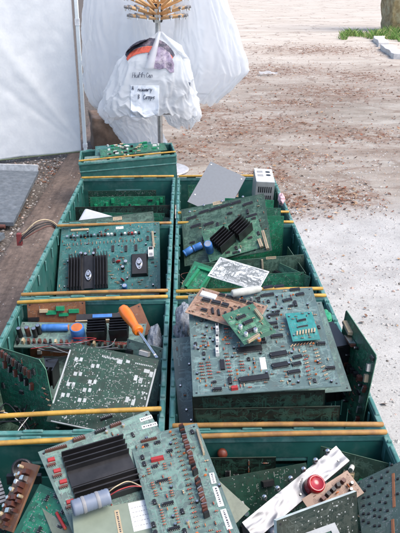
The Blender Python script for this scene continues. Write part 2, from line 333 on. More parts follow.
  ('resistor',0.0185,0.0651,1.57,0.0130,0.0030,0.0030,'brown',0.0000),
  ('resistor',0.0313,0.0654,1.57,0.0130,0.0030,0.0030,'tan',0.0000),
  ('resistor',0.0441,0.0656,1.57,0.0130,0.0030,0.0030,'brown',0.0000),
  ('resistor',0.0568,0.0659,1.57,0.0130,0.0030,0.0030,'brown',0.0000),
  ('resistor',0.0696,0.0661,1.57,0.0130,0.0030,0.0030,'brown',0.0000),
  ('resistor',0.0824,0.0664,1.57,0.0130,0.0030,0.0030,'grey',0.0000),
  ('resistor',0.0952,0.0666,1.57,0.0130,0.0030,0.0030,'tan',0.0000),
  ('resistor',0.1080,0.0669,1.57,0.0130,0.0030,0.0030,'brown',0.0000),
  ('sticker',0.0317,0.1219,0.04,0.0256,0.0100,0.0003,'white',0.0000),
  ('block',-0.1039,0.1193,0.01,0.0614,0.0070,0.0060,'tan',0.0000),
  ('heatsink',-0.0659,-0.0541,-1.53,0.1274,0.1250,0.0280,'black',0.0000),
  ('to3',-0.0649,-0.0703,-1.51,0.0346,0.0220,0.0090,'black',0.0130),
  ('block',0.1001,-0.0353,-1.56,0.0857,0.0560,0.0140,'black',0.0000),
  ('to3',0.1001,-0.0356,-1.54,0.0390,0.0240,0.0100,'black',0.0140),
  ('relay',0.1382,0.0093,-1.55,0.0398,0.0190,0.0140,'white',0.0000),
  ('connector',0.1456,0.0653,-1.50,0.0657,0.0070,0.0060,'tan',0.0000),
  ('chip',-0.0921,0.0150,-1.52,0.0255,0.0090,0.0040,'black',0.0000),
  ('chip',-0.0493,0.0284,-1.53,0.0257,0.0090,0.0040,'black',0.0000),
  ('chip',0.0106,0.0368,-1.55,0.0258,0.0090,0.0040,'black',0.0000),
  ('chip',0.0876,0.0362,-1.56,0.0257,0.0090,0.0040,'black',0.0000),
  ('chip',0.0542,0.0342,-1.56,0.0257,0.0090,0.0040,'black',0.0000),
  ('ecap',0.0549,-0.0214,-0.06,0.0119,0.0120,0.0120,'silver',0.0000),
  ('ecap',0.0454,-0.0422,-0.06,0.0119,0.0120,0.0120,'black',0.0000),
  ('ecap',-0.0940,0.0190,-0.06,0.0121,0.0120,0.0120,'black',0.0000),
  ('ecap',-0.0789,0.0161,-0.06,0.0120,0.0120,0.0120,'black',0.0000),
  ('ecap',-0.0522,0.0165,-0.06,0.0120,0.0120,0.0120,'black',0.0000),
  ('disc',0.0302,-0.0209,0.29,0.0171,0.0060,0.0090,'red',0.0000),
  ('disc',0.0461,-0.0921,-0.74,0.0179,0.0050,0.0080,'red',0.0000),
  ('ecap',0.0530,-0.1170,-0.06,0.0162,0.0160,0.0160,'blue',0.0000),
  ('resistor',0.0004,-0.0521,0.00,0.0200,0.0025,0.0030,'tan',0.0000),
  ('resistor',0.0088,-0.0659,0.00,0.0200,0.0025,0.0030,'tan',0.0000),
  ('resistor',0.0173,-0.0798,0.00,0.0200,0.0025,0.0030,'tan',0.0000),
  ('resistor',0.0258,-0.0937,0.00,0.0200,0.0025,0.0030,'tan',0.0000),
  ('resistor',-0.1368,-0.0684,0.00,0.0120,0.0030,0.0030,'brown',0.0000),
  ('disc',0.0456,-0.0076,1.57,0.0060,0.0025,0.0050,'orange',0.0000),
  ('disc',-0.0076,0.1140,0.00,0.0060,0.0025,0.0050,'orange',0.0000),
  ('disc',0.0380,-0.0304,0.00,0.0060,0.0025,0.0050,'orange',0.0000),
  ('resistor',0.0304,-0.0988,0.00,0.0120,0.0030,0.0030,'tan',0.0000),
  ('resistor',-0.1140,0.0304,1.57,0.0120,0.0030,0.0030,'tan',0.0000),
  ('ecap',0.1520,0.0912,0.00,0.0060,0.0060,0.0080,'black',0.0000),
  ('ecap',-0.0912,-0.1292,0.00,0.0060,0.0060,0.0080,'black',0.0000),
  ('resistor',-0.0988,0.0760,1.57,0.0120,0.0030,0.0030,'brown',0.0000),
  ('resistor',-0.1596,0.0760,1.57,0.0120,0.0030,0.0030,'brown',0.0000),
  ('disc',0.0684,0.1292,0.00,0.0060,0.0025,0.0050,'orange',0.0000),
  ('resistor',-0.1596,-0.0988,1.57,0.0120,0.0030,0.0030,'tan',0.0000),
  ('resistor',0.0456,0.0000,0.00,0.0120,0.0030,0.0030,'brown',0.0000),
  ('resistor',0.1292,0.0988,0.00,0.0120,0.0030,0.0030,'brown',0.0000),
  ('resistor',-0.1520,-0.1216,0.00,0.0120,0.0030,0.0030,'tan',0.0000),
  ('resistor',-0.0684,0.0304,1.57,0.0120,0.0030,0.0030,'tan',0.0000),
  ('ecap',0.0608,-0.0836,0.00,0.0060,0.0060,0.0080,'black',0.0000),
  ('ecap',-0.0760,0.1064,0.00,0.0060,0.0060,0.0080,'black',0.0000),
  ('disc',-0.0836,0.0836,0.00,0.0060,0.0025,0.0050,'orange',0.0000),
  ('resistor',-0.0380,0.0456,1.57,0.0120,0.0030,0.0030,'brown',0.0000),
  ('resistor',0.0988,-0.0988,0.00,0.0120,0.0030,0.0030,'brown',0.0000),
  ('ecap',-0.1368,-0.0076,0.00,0.0060,0.0060,0.0080,'black',0.0000),
  ('ecap',0.1444,-0.1140,0.00,0.0060,0.0060,0.0080,'black',0.0000),
  ('ecap',0.1216,0.0456,0.00,0.0060,0.0060,0.0080,'black',0.0000),
 ],
 'boardA': [
  ('heatsink',-0.0219,0.0233,-0.10,0.1039,0.1003,0.0160,'black',0.0000),
  ('connector',-0.0715,0.0962,-0.12,0.0362,0.0040,0.0060,'brown',0.0000),
  ('connector',-0.0308,0.0985,-0.05,0.0207,0.0060,0.0060,'brown',0.0000),
  ('connector',0.0074,0.0982,-0.02,0.0198,0.0050,0.0060,'black',0.0000),
  ('connector',0.0351,0.0988,-0.02,0.0201,0.0050,0.0060,'brown',0.0000),
  ('connector',0.0263,0.1189,-0.04,0.0218,0.0050,0.0060,'black',0.0000),
  ('chip',-0.0882,0.0713,-0.12,0.0145,0.0060,0.0040,'brown',0.0000),
  ('block',-0.0852,0.0807,-0.13,0.0121,0.0070,0.0030,'red',0.0000),
  ('chip',-0.0866,0.0484,-0.13,0.0143,0.0060,0.0040,'brown',0.0000),
  ('block',-0.0837,0.0575,-0.14,0.0120,0.0070,0.0030,'red',0.0000),
  ('chip',-0.0850,0.0260,-0.13,0.0142,0.0060,0.0040,'brown',0.0000),
  ('block',-0.0821,0.0349,-0.14,0.0119,0.0070,0.0030,'red',0.0000),
  ('chip',-0.0876,-0.0107,-0.15,0.0139,0.0060,0.0040,'brown',0.0000),
  ('block',-0.0848,-0.0023,-0.15,0.0116,0.0070,0.0030,'red',0.0000),
  ('sticker',0.0883,0.0901,-0.05,0.0224,0.0075,0.0003,'white',0.0000),
  ('sticker',0.0874,0.0744,-0.13,0.0270,0.0075,0.0003,'white',0.0000),
  ('resistor',0.0152,-0.0760,1.57,0.0100,0.0025,0.0030,'red',0.0000),
  ('resistor',0.0228,0.0836,1.57,0.0100,0.0025,0.0030,'brown',0.0000),
  ('chip',0.0076,-0.0608,1.57,0.0100,0.0060,0.0030,'black',0.0000),
  ('resistor',0.0304,0.0760,1.57,0.0100,0.0025,0.0030,'red',0.0000),
  ('resistor',0.0304,-0.0912,0.00,0.0100,0.0025,0.0030,'brown',0.0000),
  ('chip',0.0532,0.0684,1.57,0.0100,0.0060,0.0030,'black',0.0000),
  ('ecap',0.0152,0.0912,0.00,0.0050,0.0050,0.0060,'tan',0.0000),
  ('ecap',0.0456,0.0912,0.00,0.0050,0.0050,0.0060,'tan',0.0000),
  ('ecap',0.0456,0.0152,0.00,0.0050,0.0050,0.0060,'tan',0.0000),
  ('resistor',0.0760,-0.0836,0.00,0.0100,0.0025,0.0030,'red',0.0000),
  ('resistor',0.0380,-0.0380,0.00,0.0100,0.0025,0.0030,'red',0.0000),
  ('resistor',-0.0304,-0.0912,0.00,0.0100,0.0025,0.0030,'brown',0.0000),
  ('ecap',-0.0380,-0.0456,0.00,0.0050,0.0050,0.0060,'tan',0.0000),
  ('resistor',0.0760,-0.0228,1.57,0.0100,0.0025,0.0030,'red',0.0000),
  ('chip',-0.0152,-0.0532,1.57,0.0100,0.0060,0.0030,'black',0.0000),
  ('resistor',0.0228,-0.0380,1.57,0.0100,0.0025,0.0030,'brown',0.0000),
  ('resistor',-0.0304,-0.0380,1.57,0.0100,0.0025,0.0030,'red',0.0000),
  ('resistor',-0.0380,-0.0608,1.57,0.0100,0.0025,0.0030,'red',0.0000),
  ('chip',-0.0532,-0.0760,0.00,0.0100,0.0060,0.0030,'black',0.0000),
  ('resistor',0.0608,-0.0912,0.00,0.0100,0.0025,0.0030,'brown',0.0000),
  ('resistor',-0.0684,-0.0380,0.00,0.0100,0.0025,0.0030,'brown',0.0000),
  ('resistor',-0.0304,-0.0532,1.57,0.0100,0.0025,0.0030,'brown',0.0000),
 ],
 'boardB': [
  ('transistor',0.0299,0.1221,0.26,0.0090,0.0075,0.0120,'black',0.0000),
  ('transistor',0.0295,0.1093,0.02,0.0090,0.0075,0.0120,'black',0.0000),
  ('transistor',0.0290,0.0966,-0.05,0.0090,0.0075,0.0120,'brown',0.0000),
  ('transistor',0.0286,0.0838,0.18,0.0090,0.0075,0.0120,'brown',0.0000),
  ('transistor',0.0282,0.0711,-0.01,0.0090,0.0075,0.0120,'brown',0.0000),
  ('transistor',0.0278,0.0583,0.42,0.0090,0.0075,0.0120,'brown',0.0000),
  ('transistor',0.0274,0.0456,-0.03,0.0090,0.0075,0.0120,'brown',0.0000),
  ('transistor',0.0270,0.0328,0.03,0.0090,0.0075,0.0120,'black',0.0000),
  ('transistor',0.0265,0.0200,0.43,0.0090,0.0075,0.0120,'black',0.0000),
  ('transistor',0.0254,-0.0001,0.57,0.0090,0.0075,0.0110,'black',0.0000),
  ('transistor',0.0247,-0.0109,0.39,0.0090,0.0075,0.0110,'black',0.0000),
  ('transistor',0.0240,-0.0216,0.49,0.0090,0.0075,0.0110,'brown',0.0000),
  ('transistor',0.0234,-0.0323,0.22,0.0090,0.0075,0.0110,'brown',0.0000),
  ('transistor',0.0227,-0.0430,0.55,0.0090,0.0075,0.0110,'brown',0.0000),
  ('transistor',0.0220,-0.0538,0.02,0.0090,0.0075,0.0110,'brown',0.0000),
  ('transistor',0.0213,-0.0645,0.25,0.0090,0.0075,0.0110,'black',0.0000),
  ('resistor',0.0142,0.1159,0.12,0.0100,0.0026,0.0030,'black',0.0000),
  ('resistor',0.0141,0.1056,0.12,0.0100,0.0026,0.0030,'black',0.0000),
  ('resistor',0.0139,0.0953,0.12,0.0100,0.0026,0.0030,'brown',0.0000),
  ('resistor',0.0137,0.0849,0.12,0.0100,0.0026,0.0030,'black',0.0000),
  ('resistor',0.0136,0.0746,0.12,0.0100,0.0026,0.0030,'black',0.0000),
  ('resistor',0.0134,0.0642,0.12,0.0100,0.0026,0.0030,'brown',0.0000),
  ('resistor',0.0133,0.0539,0.12,0.0100,0.0026,0.0030,'brown',0.0000),
  ('resistor',0.0131,0.0435,0.12,0.0100,0.0026,0.0030,'black',0.0000),
  ('resistor',0.0129,0.0332,0.12,0.0100,0.0026,0.0030,'brown',0.0000),
  ('resistor',0.0128,0.0228,0.12,0.0100,0.0026,0.0030,'brown',0.0000),
  ('resistor',0.0126,0.0125,0.12,0.0100,0.0026,0.0030,'black',0.0000),
  ('resistor',0.0124,0.0021,0.12,0.0100,0.0026,0.0030,'brown',0.0000),
  ('resistor',0.0110,0.0012,0.12,0.0100,0.0026,0.0030,'black',0.0000),
  ('resistor',0.0102,-0.0078,0.12,0.0100,0.0026,0.0030,'red',0.0000),
  ('resistor',0.0094,-0.0168,0.12,0.0100,0.0026,0.0030,'brown',0.0000),
  ('resistor',0.0086,-0.0259,0.12,0.0100,0.0026,0.0030,'red',0.0000),
  ('resistor',0.0078,-0.0349,0.12,0.0100,0.0026,0.0030,'black',0.0000),
  ('resistor',0.0070,-0.0440,0.12,0.0100,0.0026,0.0030,'brown',0.0000),
  ('resistor',0.0062,-0.0530,0.12,0.0100,0.0026,0.0030,'red',0.0000),
  ('resistor',0.0054,-0.0620,0.12,0.0100,0.0026,0.0030,'black',0.0000),
  ('resistor',0.0046,-0.0711,0.12,0.0100,0.0026,0.0030,'brown',0.0000),
  ('resistor',0.0038,-0.0801,0.12,0.0100,0.0026,0.0030,'brown',0.0000),
  ('block',-0.0235,0.0698,-0.02,0.0215,0.0075,0.0050,'red',0.0000),
  ('connector',-0.0278,0.1180,0.02,0.0275,0.0040,0.0040,'brown',0.0000),
  ('chip',-0.0263,0.0227,0.00,0.0192,0.0060,0.0040,'black',0.0000),
  ('chip',-0.0274,-0.0247,-0.01,0.0185,0.0060,0.0040,'black',0.0000),
  ('chip',-0.0292,-0.0721,-0.02,0.0178,0.0060,0.0040,'black',0.0000),
  ('resistor',-0.0418,0.0539,0.12,0.0070,0.0024,0.0030,'red',0.0000),
  ('resistor',-0.0418,0.0487,0.12,0.0070,0.0024,0.0030,'red',0.0000),
  ('resistor',-0.0418,0.0435,0.12,0.0070,0.0024,0.0030,'brown',0.0000),
  ('resistor',-0.0151,0.0562,0.12,0.0070,0.0024,0.0030,'red',0.0000),
  ('resistor',-0.0152,0.0510,0.12,0.0070,0.0024,0.0030,'red',0.0000),
  ('resistor',-0.0153,0.0457,0.12,0.0070,0.0024,0.0030,'brown',0.0000),
  ('resistor',-0.0416,0.0232,0.12,0.0070,0.0024,0.0030,'red',0.0000),
  ('resistor',-0.0416,0.0182,0.12,0.0070,0.0024,0.0030,'red',0.0000),
  ('resistor',-0.0416,0.0132,0.12,0.0070,0.0024,0.0030,'brown',0.0000),
  ('resistor',-0.0141,0.0247,0.12,0.0070,0.0024,0.0030,'red',0.0000),
  ('resistor',-0.0141,0.0197,0.12,0.0070,0.0024,0.0030,'red',0.0000),
  ('resistor',-0.0142,0.0147,0.12,0.0070,0.0024,0.0030,'brown',0.0000),
  ('resistor',-0.0405,0.0059,0.12,0.0070,0.0024,0.0030,'red',0.0000),
  ('resistor',-0.0405,0.0010,0.12,0.0070,0.0024,0.0030,'red',0.0000),
  ('resistor',-0.0404,-0.0038,0.12,0.0070,0.0024,0.0030,'brown',0.0000),
  ('resistor',-0.0170,-0.0020,0.12,0.0070,0.0024,0.0030,'red',0.0000),
  ('resistor',-0.0171,-0.0067,0.12,0.0070,0.0024,0.0030,'red',0.0000),
  ('resistor',-0.0171,-0.0115,0.12,0.0070,0.0024,0.0030,'brown',0.0000),
  ('resistor',-0.0396,-0.0333,0.12,0.0060,0.0024,0.0030,'red',0.0000),
  ('resistor',-0.0397,-0.0387,0.12,0.0060,0.0024,0.0030,'red',0.0000),
  ('resistor',-0.0399,-0.0440,0.12,0.0060,0.0024,0.0030,'red',0.0000),
  ('resistor',-0.0401,-0.0494,0.12,0.0060,0.0024,0.0030,'red',0.0000),
  ('resistor',-0.0403,-0.0548,0.12,0.0060,0.0024,0.0030,'red',0.0000),
  ('resistor',-0.0404,-0.0602,0.12,0.0060,0.0024,0.0030,'red',0.0000),
  ('resistor',-0.0188,-0.0362,0.12,0.0060,0.0024,0.0030,'red',0.0000),
  ('resistor',-0.0190,-0.0416,0.12,0.0060,0.0024,0.0030,'red',0.0000),
  ('resistor',-0.0193,-0.0470,0.12,0.0060,0.0024,0.0030,'red',0.0000),
  ('resistor',-0.0196,-0.0523,0.12,0.0060,0.0024,0.0030,'red',0.0000),
  ('resistor',-0.0198,-0.0577,0.12,0.0060,0.0024,0.0030,'red',0.0000),
  ('resistor',-0.0201,-0.0631,0.12,0.0060,0.0024,0.0030,'red',0.0000),
  ('connector',0.0524,0.0838,-1.63,0.0575,0.0035,0.0060,'tan',0.0000),
  ('sticker',0.0507,0.0034,-1.66,0.0211,0.0085,0.0003,'white',0.0000),
  ('sticker',0.0487,-0.0335,-1.61,0.0403,0.0085,0.0003,'white',0.0000),
  ('sticker',0.0481,-0.0785,-1.59,0.0376,0.0085,0.0003,'white',0.0000),
  ('resistor',-0.0228,0.0608,1.57,0.0080,0.0024,0.0030,'red',0.0000),
  ('resistor',-0.0304,0.0076,1.57,0.0080,0.0024,0.0030,'red',0.0000),
  ('resistor',0.0380,-0.0608,0.00,0.0080,0.0024,0.0030,'red',0.0000),
  ('resistor',0.0380,0.0760,0.00,0.0080,0.0024,0.0030,'brown',0.0000),
  ('resistor',-0.0228,0.0304,1.57,0.0080,0.0024,0.0030,'red',0.0000),
  ('resistor',0.0380,-0.0456,1.57,0.0080,0.0024,0.0030,'red',0.0000),
  ('resistor',0.0456,0.0228,1.57,0.0080,0.0024,0.0030,'red',0.0000),
  ('ecap',-0.0076,-0.0684,0.00,0.0050,0.0050,0.0060,'tan',0.0000),
  ('ecap',0.0380,-0.1216,0.00,0.0050,0.0050,0.0060,'tan',0.0000),
  ('resistor',-0.0076,-0.0760,1.57,0.0080,0.0024,0.0030,'red',0.0000),
 ],
 'brownR': [
  ('chip',-0.0499,0.0072,0.06,0.0182,0.0110,0.0050,'black',0.0000),
  ('chip',-0.0273,0.0085,0.10,0.0201,0.0110,0.0050,'black',0.0000),
  ('chip',-0.0067,0.0090,0.01,0.0160,0.0110,0.0050,'black',0.0000),
  ('chip',-0.0413,-0.0255,0.04,0.0135,0.0090,0.0050,'black',0.0000),
  ('chip',-0.0247,0.0379,0.03,0.0139,0.0090,0.0050,'black',0.0000),
  ('chip',-0.0084,0.0380,0.03,0.0138,0.0090,0.0050,'black',0.0000),
  ('chip',0.0078,0.0381,0.03,0.0137,0.0090,0.0050,'black',0.0000),
  ('chip',0.0238,0.0381,0.03,0.0136,0.0090,0.0050,'black',0.0000),
  ('chip',0.0404,0.0366,0.03,0.0135,0.0090,0.0050,'black',0.0000),
  ('block',-0.0234,-0.0206,-1.09,0.0195,0.0050,0.0040,'black',0.0000),
  ('block',-0.0101,-0.0197,-1.09,0.0194,0.0050,0.0040,'black',0.0000),
  ('block',0.0062,-0.0210,-1.10,0.0193,0.0050,0.0040,'black',0.0000),
  ('block',0.0162,-0.0056,-1.11,0.0195,0.0050,0.0040,'black',0.0000),
  ('block',0.0275,0.0069,-1.12,0.0196,0.0050,0.0040,'black',0.0000),
  ('block',0.0413,0.0061,-1.12,0.0195,0.0050,0.0040,'black',0.0000),
  ('block',0.0317,-0.0232,-1.11,0.0190,0.0050,0.0040,'black',0.0000),
  ('block',0.0490,-0.0220,-1.12,0.0189,0.0050,0.0040,'black',0.0000),
  ('block',-0.0516,0.0243,0.00,0.0364,0.0170,0.0040,'white',0.0000),
  ('resistor',-0.0608,-0.0152,0.00,0.0090,0.0026,0.0030,'tan',0.0000),
  ('resistor',0.0608,0.0000,0.00,0.0090,0.0026,0.0030,'black',0.0000),
  ('resistor',0.0456,0.0228,1.57,0.0090,0.0026,0.0030,'black',0.0000),
  ('resistor',0.0684,-0.0076,1.57,0.0090,0.0026,0.0030,'tan',0.0000),
  ('resistor',-0.0304,-0.0304,1.57,0.0090,0.0026,0.0030,'black',0.0000),
  ('resistor',0.0152,0.0152,0.00,0.0090,0.0026,0.0030,'black',0.0000),
  ('resistor',-0.0152,0.0228,0.00,0.0090,0.0026,0.0030,'tan',0.0000),
  ('resistor',-0.0608,-0.0380,0.00,0.0090,0.0026,0.0030,'tan',0.0000),
  ('resistor',-0.0228,-0.0380,0.00,0.0090,0.0026,0.0030,'tan',0.0000),
  ('resistor',0.0076,0.0076,0.00,0.0090,0.0026,0.0030,'black',0.0000),
  ('resistor',0.0684,-0.0380,1.57,0.0090,0.0026,0.0030,'black',0.0000),
  ('resistor',0.0228,-0.0228,0.00,0.0090,0.0026,0.0030,'tan',0.0000),
  ('resistor',-0.0532,-0.0076,0.00,0.0090,0.0026,0.0030,'tan',0.0000),
  ('resistor',-0.0380,-0.0380,0.00,0.0090,0.0026,0.0030,'tan',0.0000),
  ('resistor',0.0380,-0.0076,0.00,0.0090,0.0026,0.0030,'tan',0.0000),
  ('resistor',0.0608,0.0380,0.00,0.0090,0.0026,0.0030,'tan',0.0000),
 ],
 'greensm': [
  ('chip',-0.0055,0.0221,0.07,0.0219,0.0090,0.0040,'black',0.0000),
  ('chip',-0.0001,0.0022,0.07,0.0217,0.0090,0.0040,'black',0.0000),
  ('chip',-0.0043,-0.0220,0.06,0.0214,0.0090,0.0040,'black',0.0000),
  ('ecap',-0.0211,-0.0046,-0.51,0.0081,0.0085,0.0080,'white',0.0000),
  ('ecap',-0.0217,-0.0287,-0.50,0.0079,0.0085,0.0080,'white',0.0000),
  ('ecap',0.0004,-0.0279,-0.50,0.0080,0.0085,0.0080,'white',0.0000),
  ('connector',0.0295,0.0114,-1.60,0.0306,0.0060,0.0060,'tan',0.0000),
  ('connector',-0.0134,-0.0445,0.23,0.0293,0.0060,0.0060,'tan',0.0000),
  ('ecap',-0.0060,-0.0534,-0.50,0.0079,0.0080,0.0060,'orange',0.0000),
  ('resistor',0.0228,-0.0076,0.00,0.0080,0.0024,0.0030,'brown',0.0000),
  ('resistor',0.0228,0.0380,1.57,0.0080,0.0024,0.0030,'brown',0.0000),
  ('resistor',-0.0304,-0.0152,1.57,0.0080,0.0024,0.0030,'tan',0.0000),
  ('resistor',-0.0228,0.0076,0.00,0.0080,0.0024,0.0030,'brown',0.0000),
  ('resistor',0.0152,0.0076,0.00,0.0080,0.0024,0.0030,'tan',0.0000),
  ('resistor',0.0304,-0.0380,1.57,0.0080,0.0024,0.0030,'brown',0.0000),
  ('resistor',0.0228,-0.0152,1.57,0.0080,0.0024,0.0030,'tan',0.0000),
  ('resistor',-0.0076,0.0304,0.00,0.0080,0.0024,0.0030,'tan',0.0000),
  ('resistor',0.0076,-0.0380,1.57,0.0080,0.0024,0.0030,'tan',0.0000),
  ('resistor',-0.0228,0.0304,1.57,0.0080,0.0024,0.0030,'tan',0.0000),
 ],
 'turq': [
  ('block',-0.0151,-0.0232,1.34,0.0124,0.0032,0.0030,'tan',0.0000),
  ('block',-0.0091,-0.0223,1.33,0.0125,0.0032,0.0030,'tan',0.0000),
  ('block',-0.0030,-0.0215,1.33,0.0125,0.0032,0.0030,'tan',0.0000),
  ('block',0.0031,-0.0206,1.33,0.0125,0.0032,0.0030,'tan',0.0000),
  ('block',0.0092,-0.0197,1.33,0.0125,0.0032,0.0030,'tan',0.0000),
  ('block',0.0153,-0.0188,1.32,0.0126,0.0032,0.0030,'tan',0.0000),
  ('block',0.0214,-0.0180,1.32,0.0126,0.0032,0.0030,'tan',0.0000),
  ('chip',0.0014,0.0169,0.21,0.0200,0.0060,0.0030,'black',0.0000),
  ('chip',-0.0002,-0.0023,0.16,0.0237,0.0040,0.0020,'black',0.0000),
  ('ecap',-0.0218,0.0327,-0.11,0.0041,0.0030,0.0020,'black',0.0000),
  ('ecap',0.0212,0.0377,-0.12,0.0042,0.0030,0.0020,'black',0.0000),
  ('ecap',0.0191,-0.0234,-0.11,0.0040,0.0030,0.0020,'black',0.0000),
  ('ecap',-0.0224,-0.0280,-0.11,0.0040,0.0030,0.0020,'black',0.0000),
  ('resistor',0.0076,-0.0304,1.57,0.0070,0.0020,0.0020,'brown',0.0000),
  ('resistor',-0.0076,0.0304,0.00,0.0070,0.0020,0.0020,'black',0.0000),
  ('resistor',0.0152,0.0304,1.57,0.0070,0.0020,0.0020,'black',0.0000),
  ('resistor',-0.0076,0.0228,1.57,0.0070,0.0020,0.0020,'black',0.0000),
  ('resistor',0.0076,0.0380,0.00,0.0070,0.0020,0.0020,'black',0.0000),
  ('resistor',-0.0076,-0.0380,0.00,0.0070,0.0020,0.0020,'brown',0.0000),
  ('resistor',-0.0152,0.0228,0.00,0.0070,0.0020,0.0020,'brown',0.0000),
  ('resistor',0.0076,-0.0380,0.00,0.0070,0.0020,0.0020,'brown',0.0000),
 ],
 'long': [
  ('block',-0.1531,-0.0280,1.47,0.0110,0.0060,0.0130,'black',0.0000),
  ('block',-0.1392,-0.0284,1.44,0.0110,0.0060,0.0130,'tan',0.0000),
  ('block',-0.1253,-0.0289,1.67,0.0110,0.0060,0.0130,'brown',0.0000),
  ('block',-0.1115,-0.0293,1.69,0.0110,0.0060,0.0130,'brown',0.0000),
  ('block',-0.0976,-0.0297,1.46,0.0110,0.0060,0.0130,'brown',0.0000),
  ('block',-0.0837,-0.0302,1.50,0.0110,0.0060,0.0130,'brown',0.0000),
  ('block',-0.0699,-0.0306,1.74,0.0110,0.0060,0.0130,'black',0.0000),
  ('block',-0.0560,-0.0311,1.65,0.0110,0.0060,0.0130,'tan',0.0000),
  ('block',-0.0421,-0.0315,1.60,0.0110,0.0060,0.0130,'brown',0.0000),
  ('block',-0.0283,-0.0320,1.61,0.0110,0.0060,0.0130,'brown',0.0000),
  ('block',-0.0144,-0.0324,1.54,0.0110,0.0060,0.0130,'brown',0.0000),
  ('block',-0.0005,-0.0329,1.71,0.0110,0.0060,0.0130,'black',0.0000),
  ('block',0.0133,-0.0333,1.65,0.0110,0.0060,0.0130,'brown',0.0000),
  ('block',0.0272,-0.0337,1.47,0.0110,0.0060,0.0130,'brown',0.0000),
  ('block',0.0411,-0.0342,1.50,0.0110,0.0060,0.0130,'tan',0.0000),
  ('block',0.0549,-0.0346,1.48,0.0110,0.0060,0.0130,'black',0.0000),
  ('block',0.0688,-0.0351,1.64,0.0110,0.0060,0.0130,'brown',0.0000),
  ('block',0.0827,-0.0355,1.54,0.0110,0.0060,0.0130,'black',0.0000),
  ('block',0.0965,-0.0360,1.58,0.0110,0.0060,0.0130,'brown',0.0000),
  ('block',0.1104,-0.0364,1.54,0.0110,0.0060,0.0130,'brown',0.0000),
  ('block',0.1243,-0.0369,1.57,0.0110,0.0060,0.0130,'brown',0.0000),
  ('block',0.1381,-0.0373,1.53,0.0110,0.0060,0.0130,'tan',0.0000),
  ('lcap',-0.0671,0.0157,0.05,0.0667,0.0190,0.0190,'blue',0.0000),
  ('ecap',-0.0040,-0.0043,0.02,0.0356,0.0320,0.0340,'blueorange',0.0000),
  ('heatsink',0.0441,-0.0016,0.10,0.0454,0.0450,0.0400,'black',0.0000),
  ('heatsink',0.0994,0.0029,0.10,0.0454,0.0450,0.0420,'black',0.0000),
  ('ecap',-0.1523,-0.0074,0.02,0.0128,0.0180,0.0300,'black',0.0000),
  ('ecap',-0.1326,-0.0036,0.02,0.0128,0.0180,0.0300,'brown',0.0000),
  ('ecap',-0.1138,-0.0066,0.02,0.0128,0.0180,0.0300,'black',0.0000),
  ('ecap',-0.1059,0.0037,0.02,0.0129,0.0180,0.0300,'black',0.0000),
 ],
 'hsboard': [
  ('heatsink',-0.0348,-0.0080,0.53,0.0651,0.0500,0.0500,'black',0.0000),
  ('heatsink',0.0313,0.0160,0.53,0.0609,0.0500,0.0500,'black',0.0000),
  ('ecap',-0.0859,-0.0210,-0.31,0.0267,0.0300,0.0500,'blue',0.0000),
  ('chip',0.0000,-0.0380,1.57,0.0140,0.0080,0.0040,'black',0.0000),
  ('ecap',0.0076,-0.0532,0.00,0.0080,0.0080,0.0100,'white',0.0000),
  ('ecap',0.0076,0.0380,0.00,0.0080,0.0080,0.0100,'white',0.0000),
  ('chip',-0.0076,-0.0532,0.00,0.0140,0.0080,0.0040,'black',0.0000),
  ('resistor',0.0152,-0.0380,1.57,0.0120,0.0030,0.0030,'tan',0.0000),
  ('chip',0.0836,0.0532,0.00,0.0140,0.0080,0.0040,'black',0.0000),
  ('chip',-0.0304,-0.0456,0.00,0.0140,0.0080,0.0040,'black',0.0000),
  ('chip',0.0532,-0.0152,0.00,0.0140,0.0080,0.0040,'black',0.0000),
  ('chip',0.0836,-0.0380,1.57,0.0140,0.0080,0.0040,'black',0.0000),
  ('chip',0.0836,-0.0076,1.57,0.0140,0.0080,0.0040,'black',0.0000),
  ('connector',0.0790,-0.0472,-1.53,0.0318,0.0120,0.0100,'tan',0.0000),
 ],
 'olive': [
  ('chip',-0.0528,0.0343,0.15,0.0357,0.0110,0.0040,'black',0.0000),
  ('chip',-0.0982,0.0363,0.15,0.0359,0.0110,0.0040,'black',0.0000),
  ('chip',0.0083,0.0973,0.15,0.0360,0.0110,0.0040,'black',0.0000),
  ('chip',-0.0273,0.0927,0.15,0.0361,0.0110,0.0040,'black',0.0000),
  ('chip',-0.0665,0.0890,0.15,0.0362,0.0110,0.0040,'black',0.0000),
  ('chip',0.0472,0.1010,0.15,0.0359,0.0110,0.0040,'black',0.0000),
  ('chip',0.0877,0.0868,0.15,0.0357,0.0110,0.0040,'black',0.0000),
  ('chip',-0.1101,0.0733,0.15,0.0362,0.0110,0.0040,'black',0.0000),
  ('chip',0.0959,0.0336,0.15,0.0352,0.0110,0.0040,'black',0.0000),
  ('ecap',-0.1156,0.1007,-0.23,0.0073,0.0060,0.0030,'silver',0.0000),
  ('ecap',-0.0646,0.1170,-0.24,0.0072,0.0060,0.0030,'silver',0.0000),
  ('ecap',-0.0005,0.1191,-0.24,0.0071,0.0060,0.0030,'silver',0.0000),
  ('ecap',0.0737,0.1208,-0.24,0.0070,0.0060,0.0030,'silver',0.0000),
  ('sticker',-0.0166,0.1164,0.03,0.0320,0.0140,0.0004,'tan',0.0000),
  ('lcap',-0.1289,-0.0706,0.46,0.0316,0.0240,0.0240,'blue',0.0000),
  ('lcap',-0.0956,-0.0597,0.29,0.0329,0.0240,0.0240,'blue',0.0000),
  ('connector',0.1292,-0.0766,-1.46,0.0744,0.0100,0.0100,'tan',0.0000),
  ('resistor',-0.0684,0.0076,1.57,0.0120,0.0030,0.0030,'tan',0.0000),
  ('resistor',0.0456,-0.0076,0.00,0.0120,0.0030,0.0030,'tan',0.0000),
  ('resistor',-0.0988,0.0988,0.00,0.0120,0.0030,0.0030,'tan',0.0000),
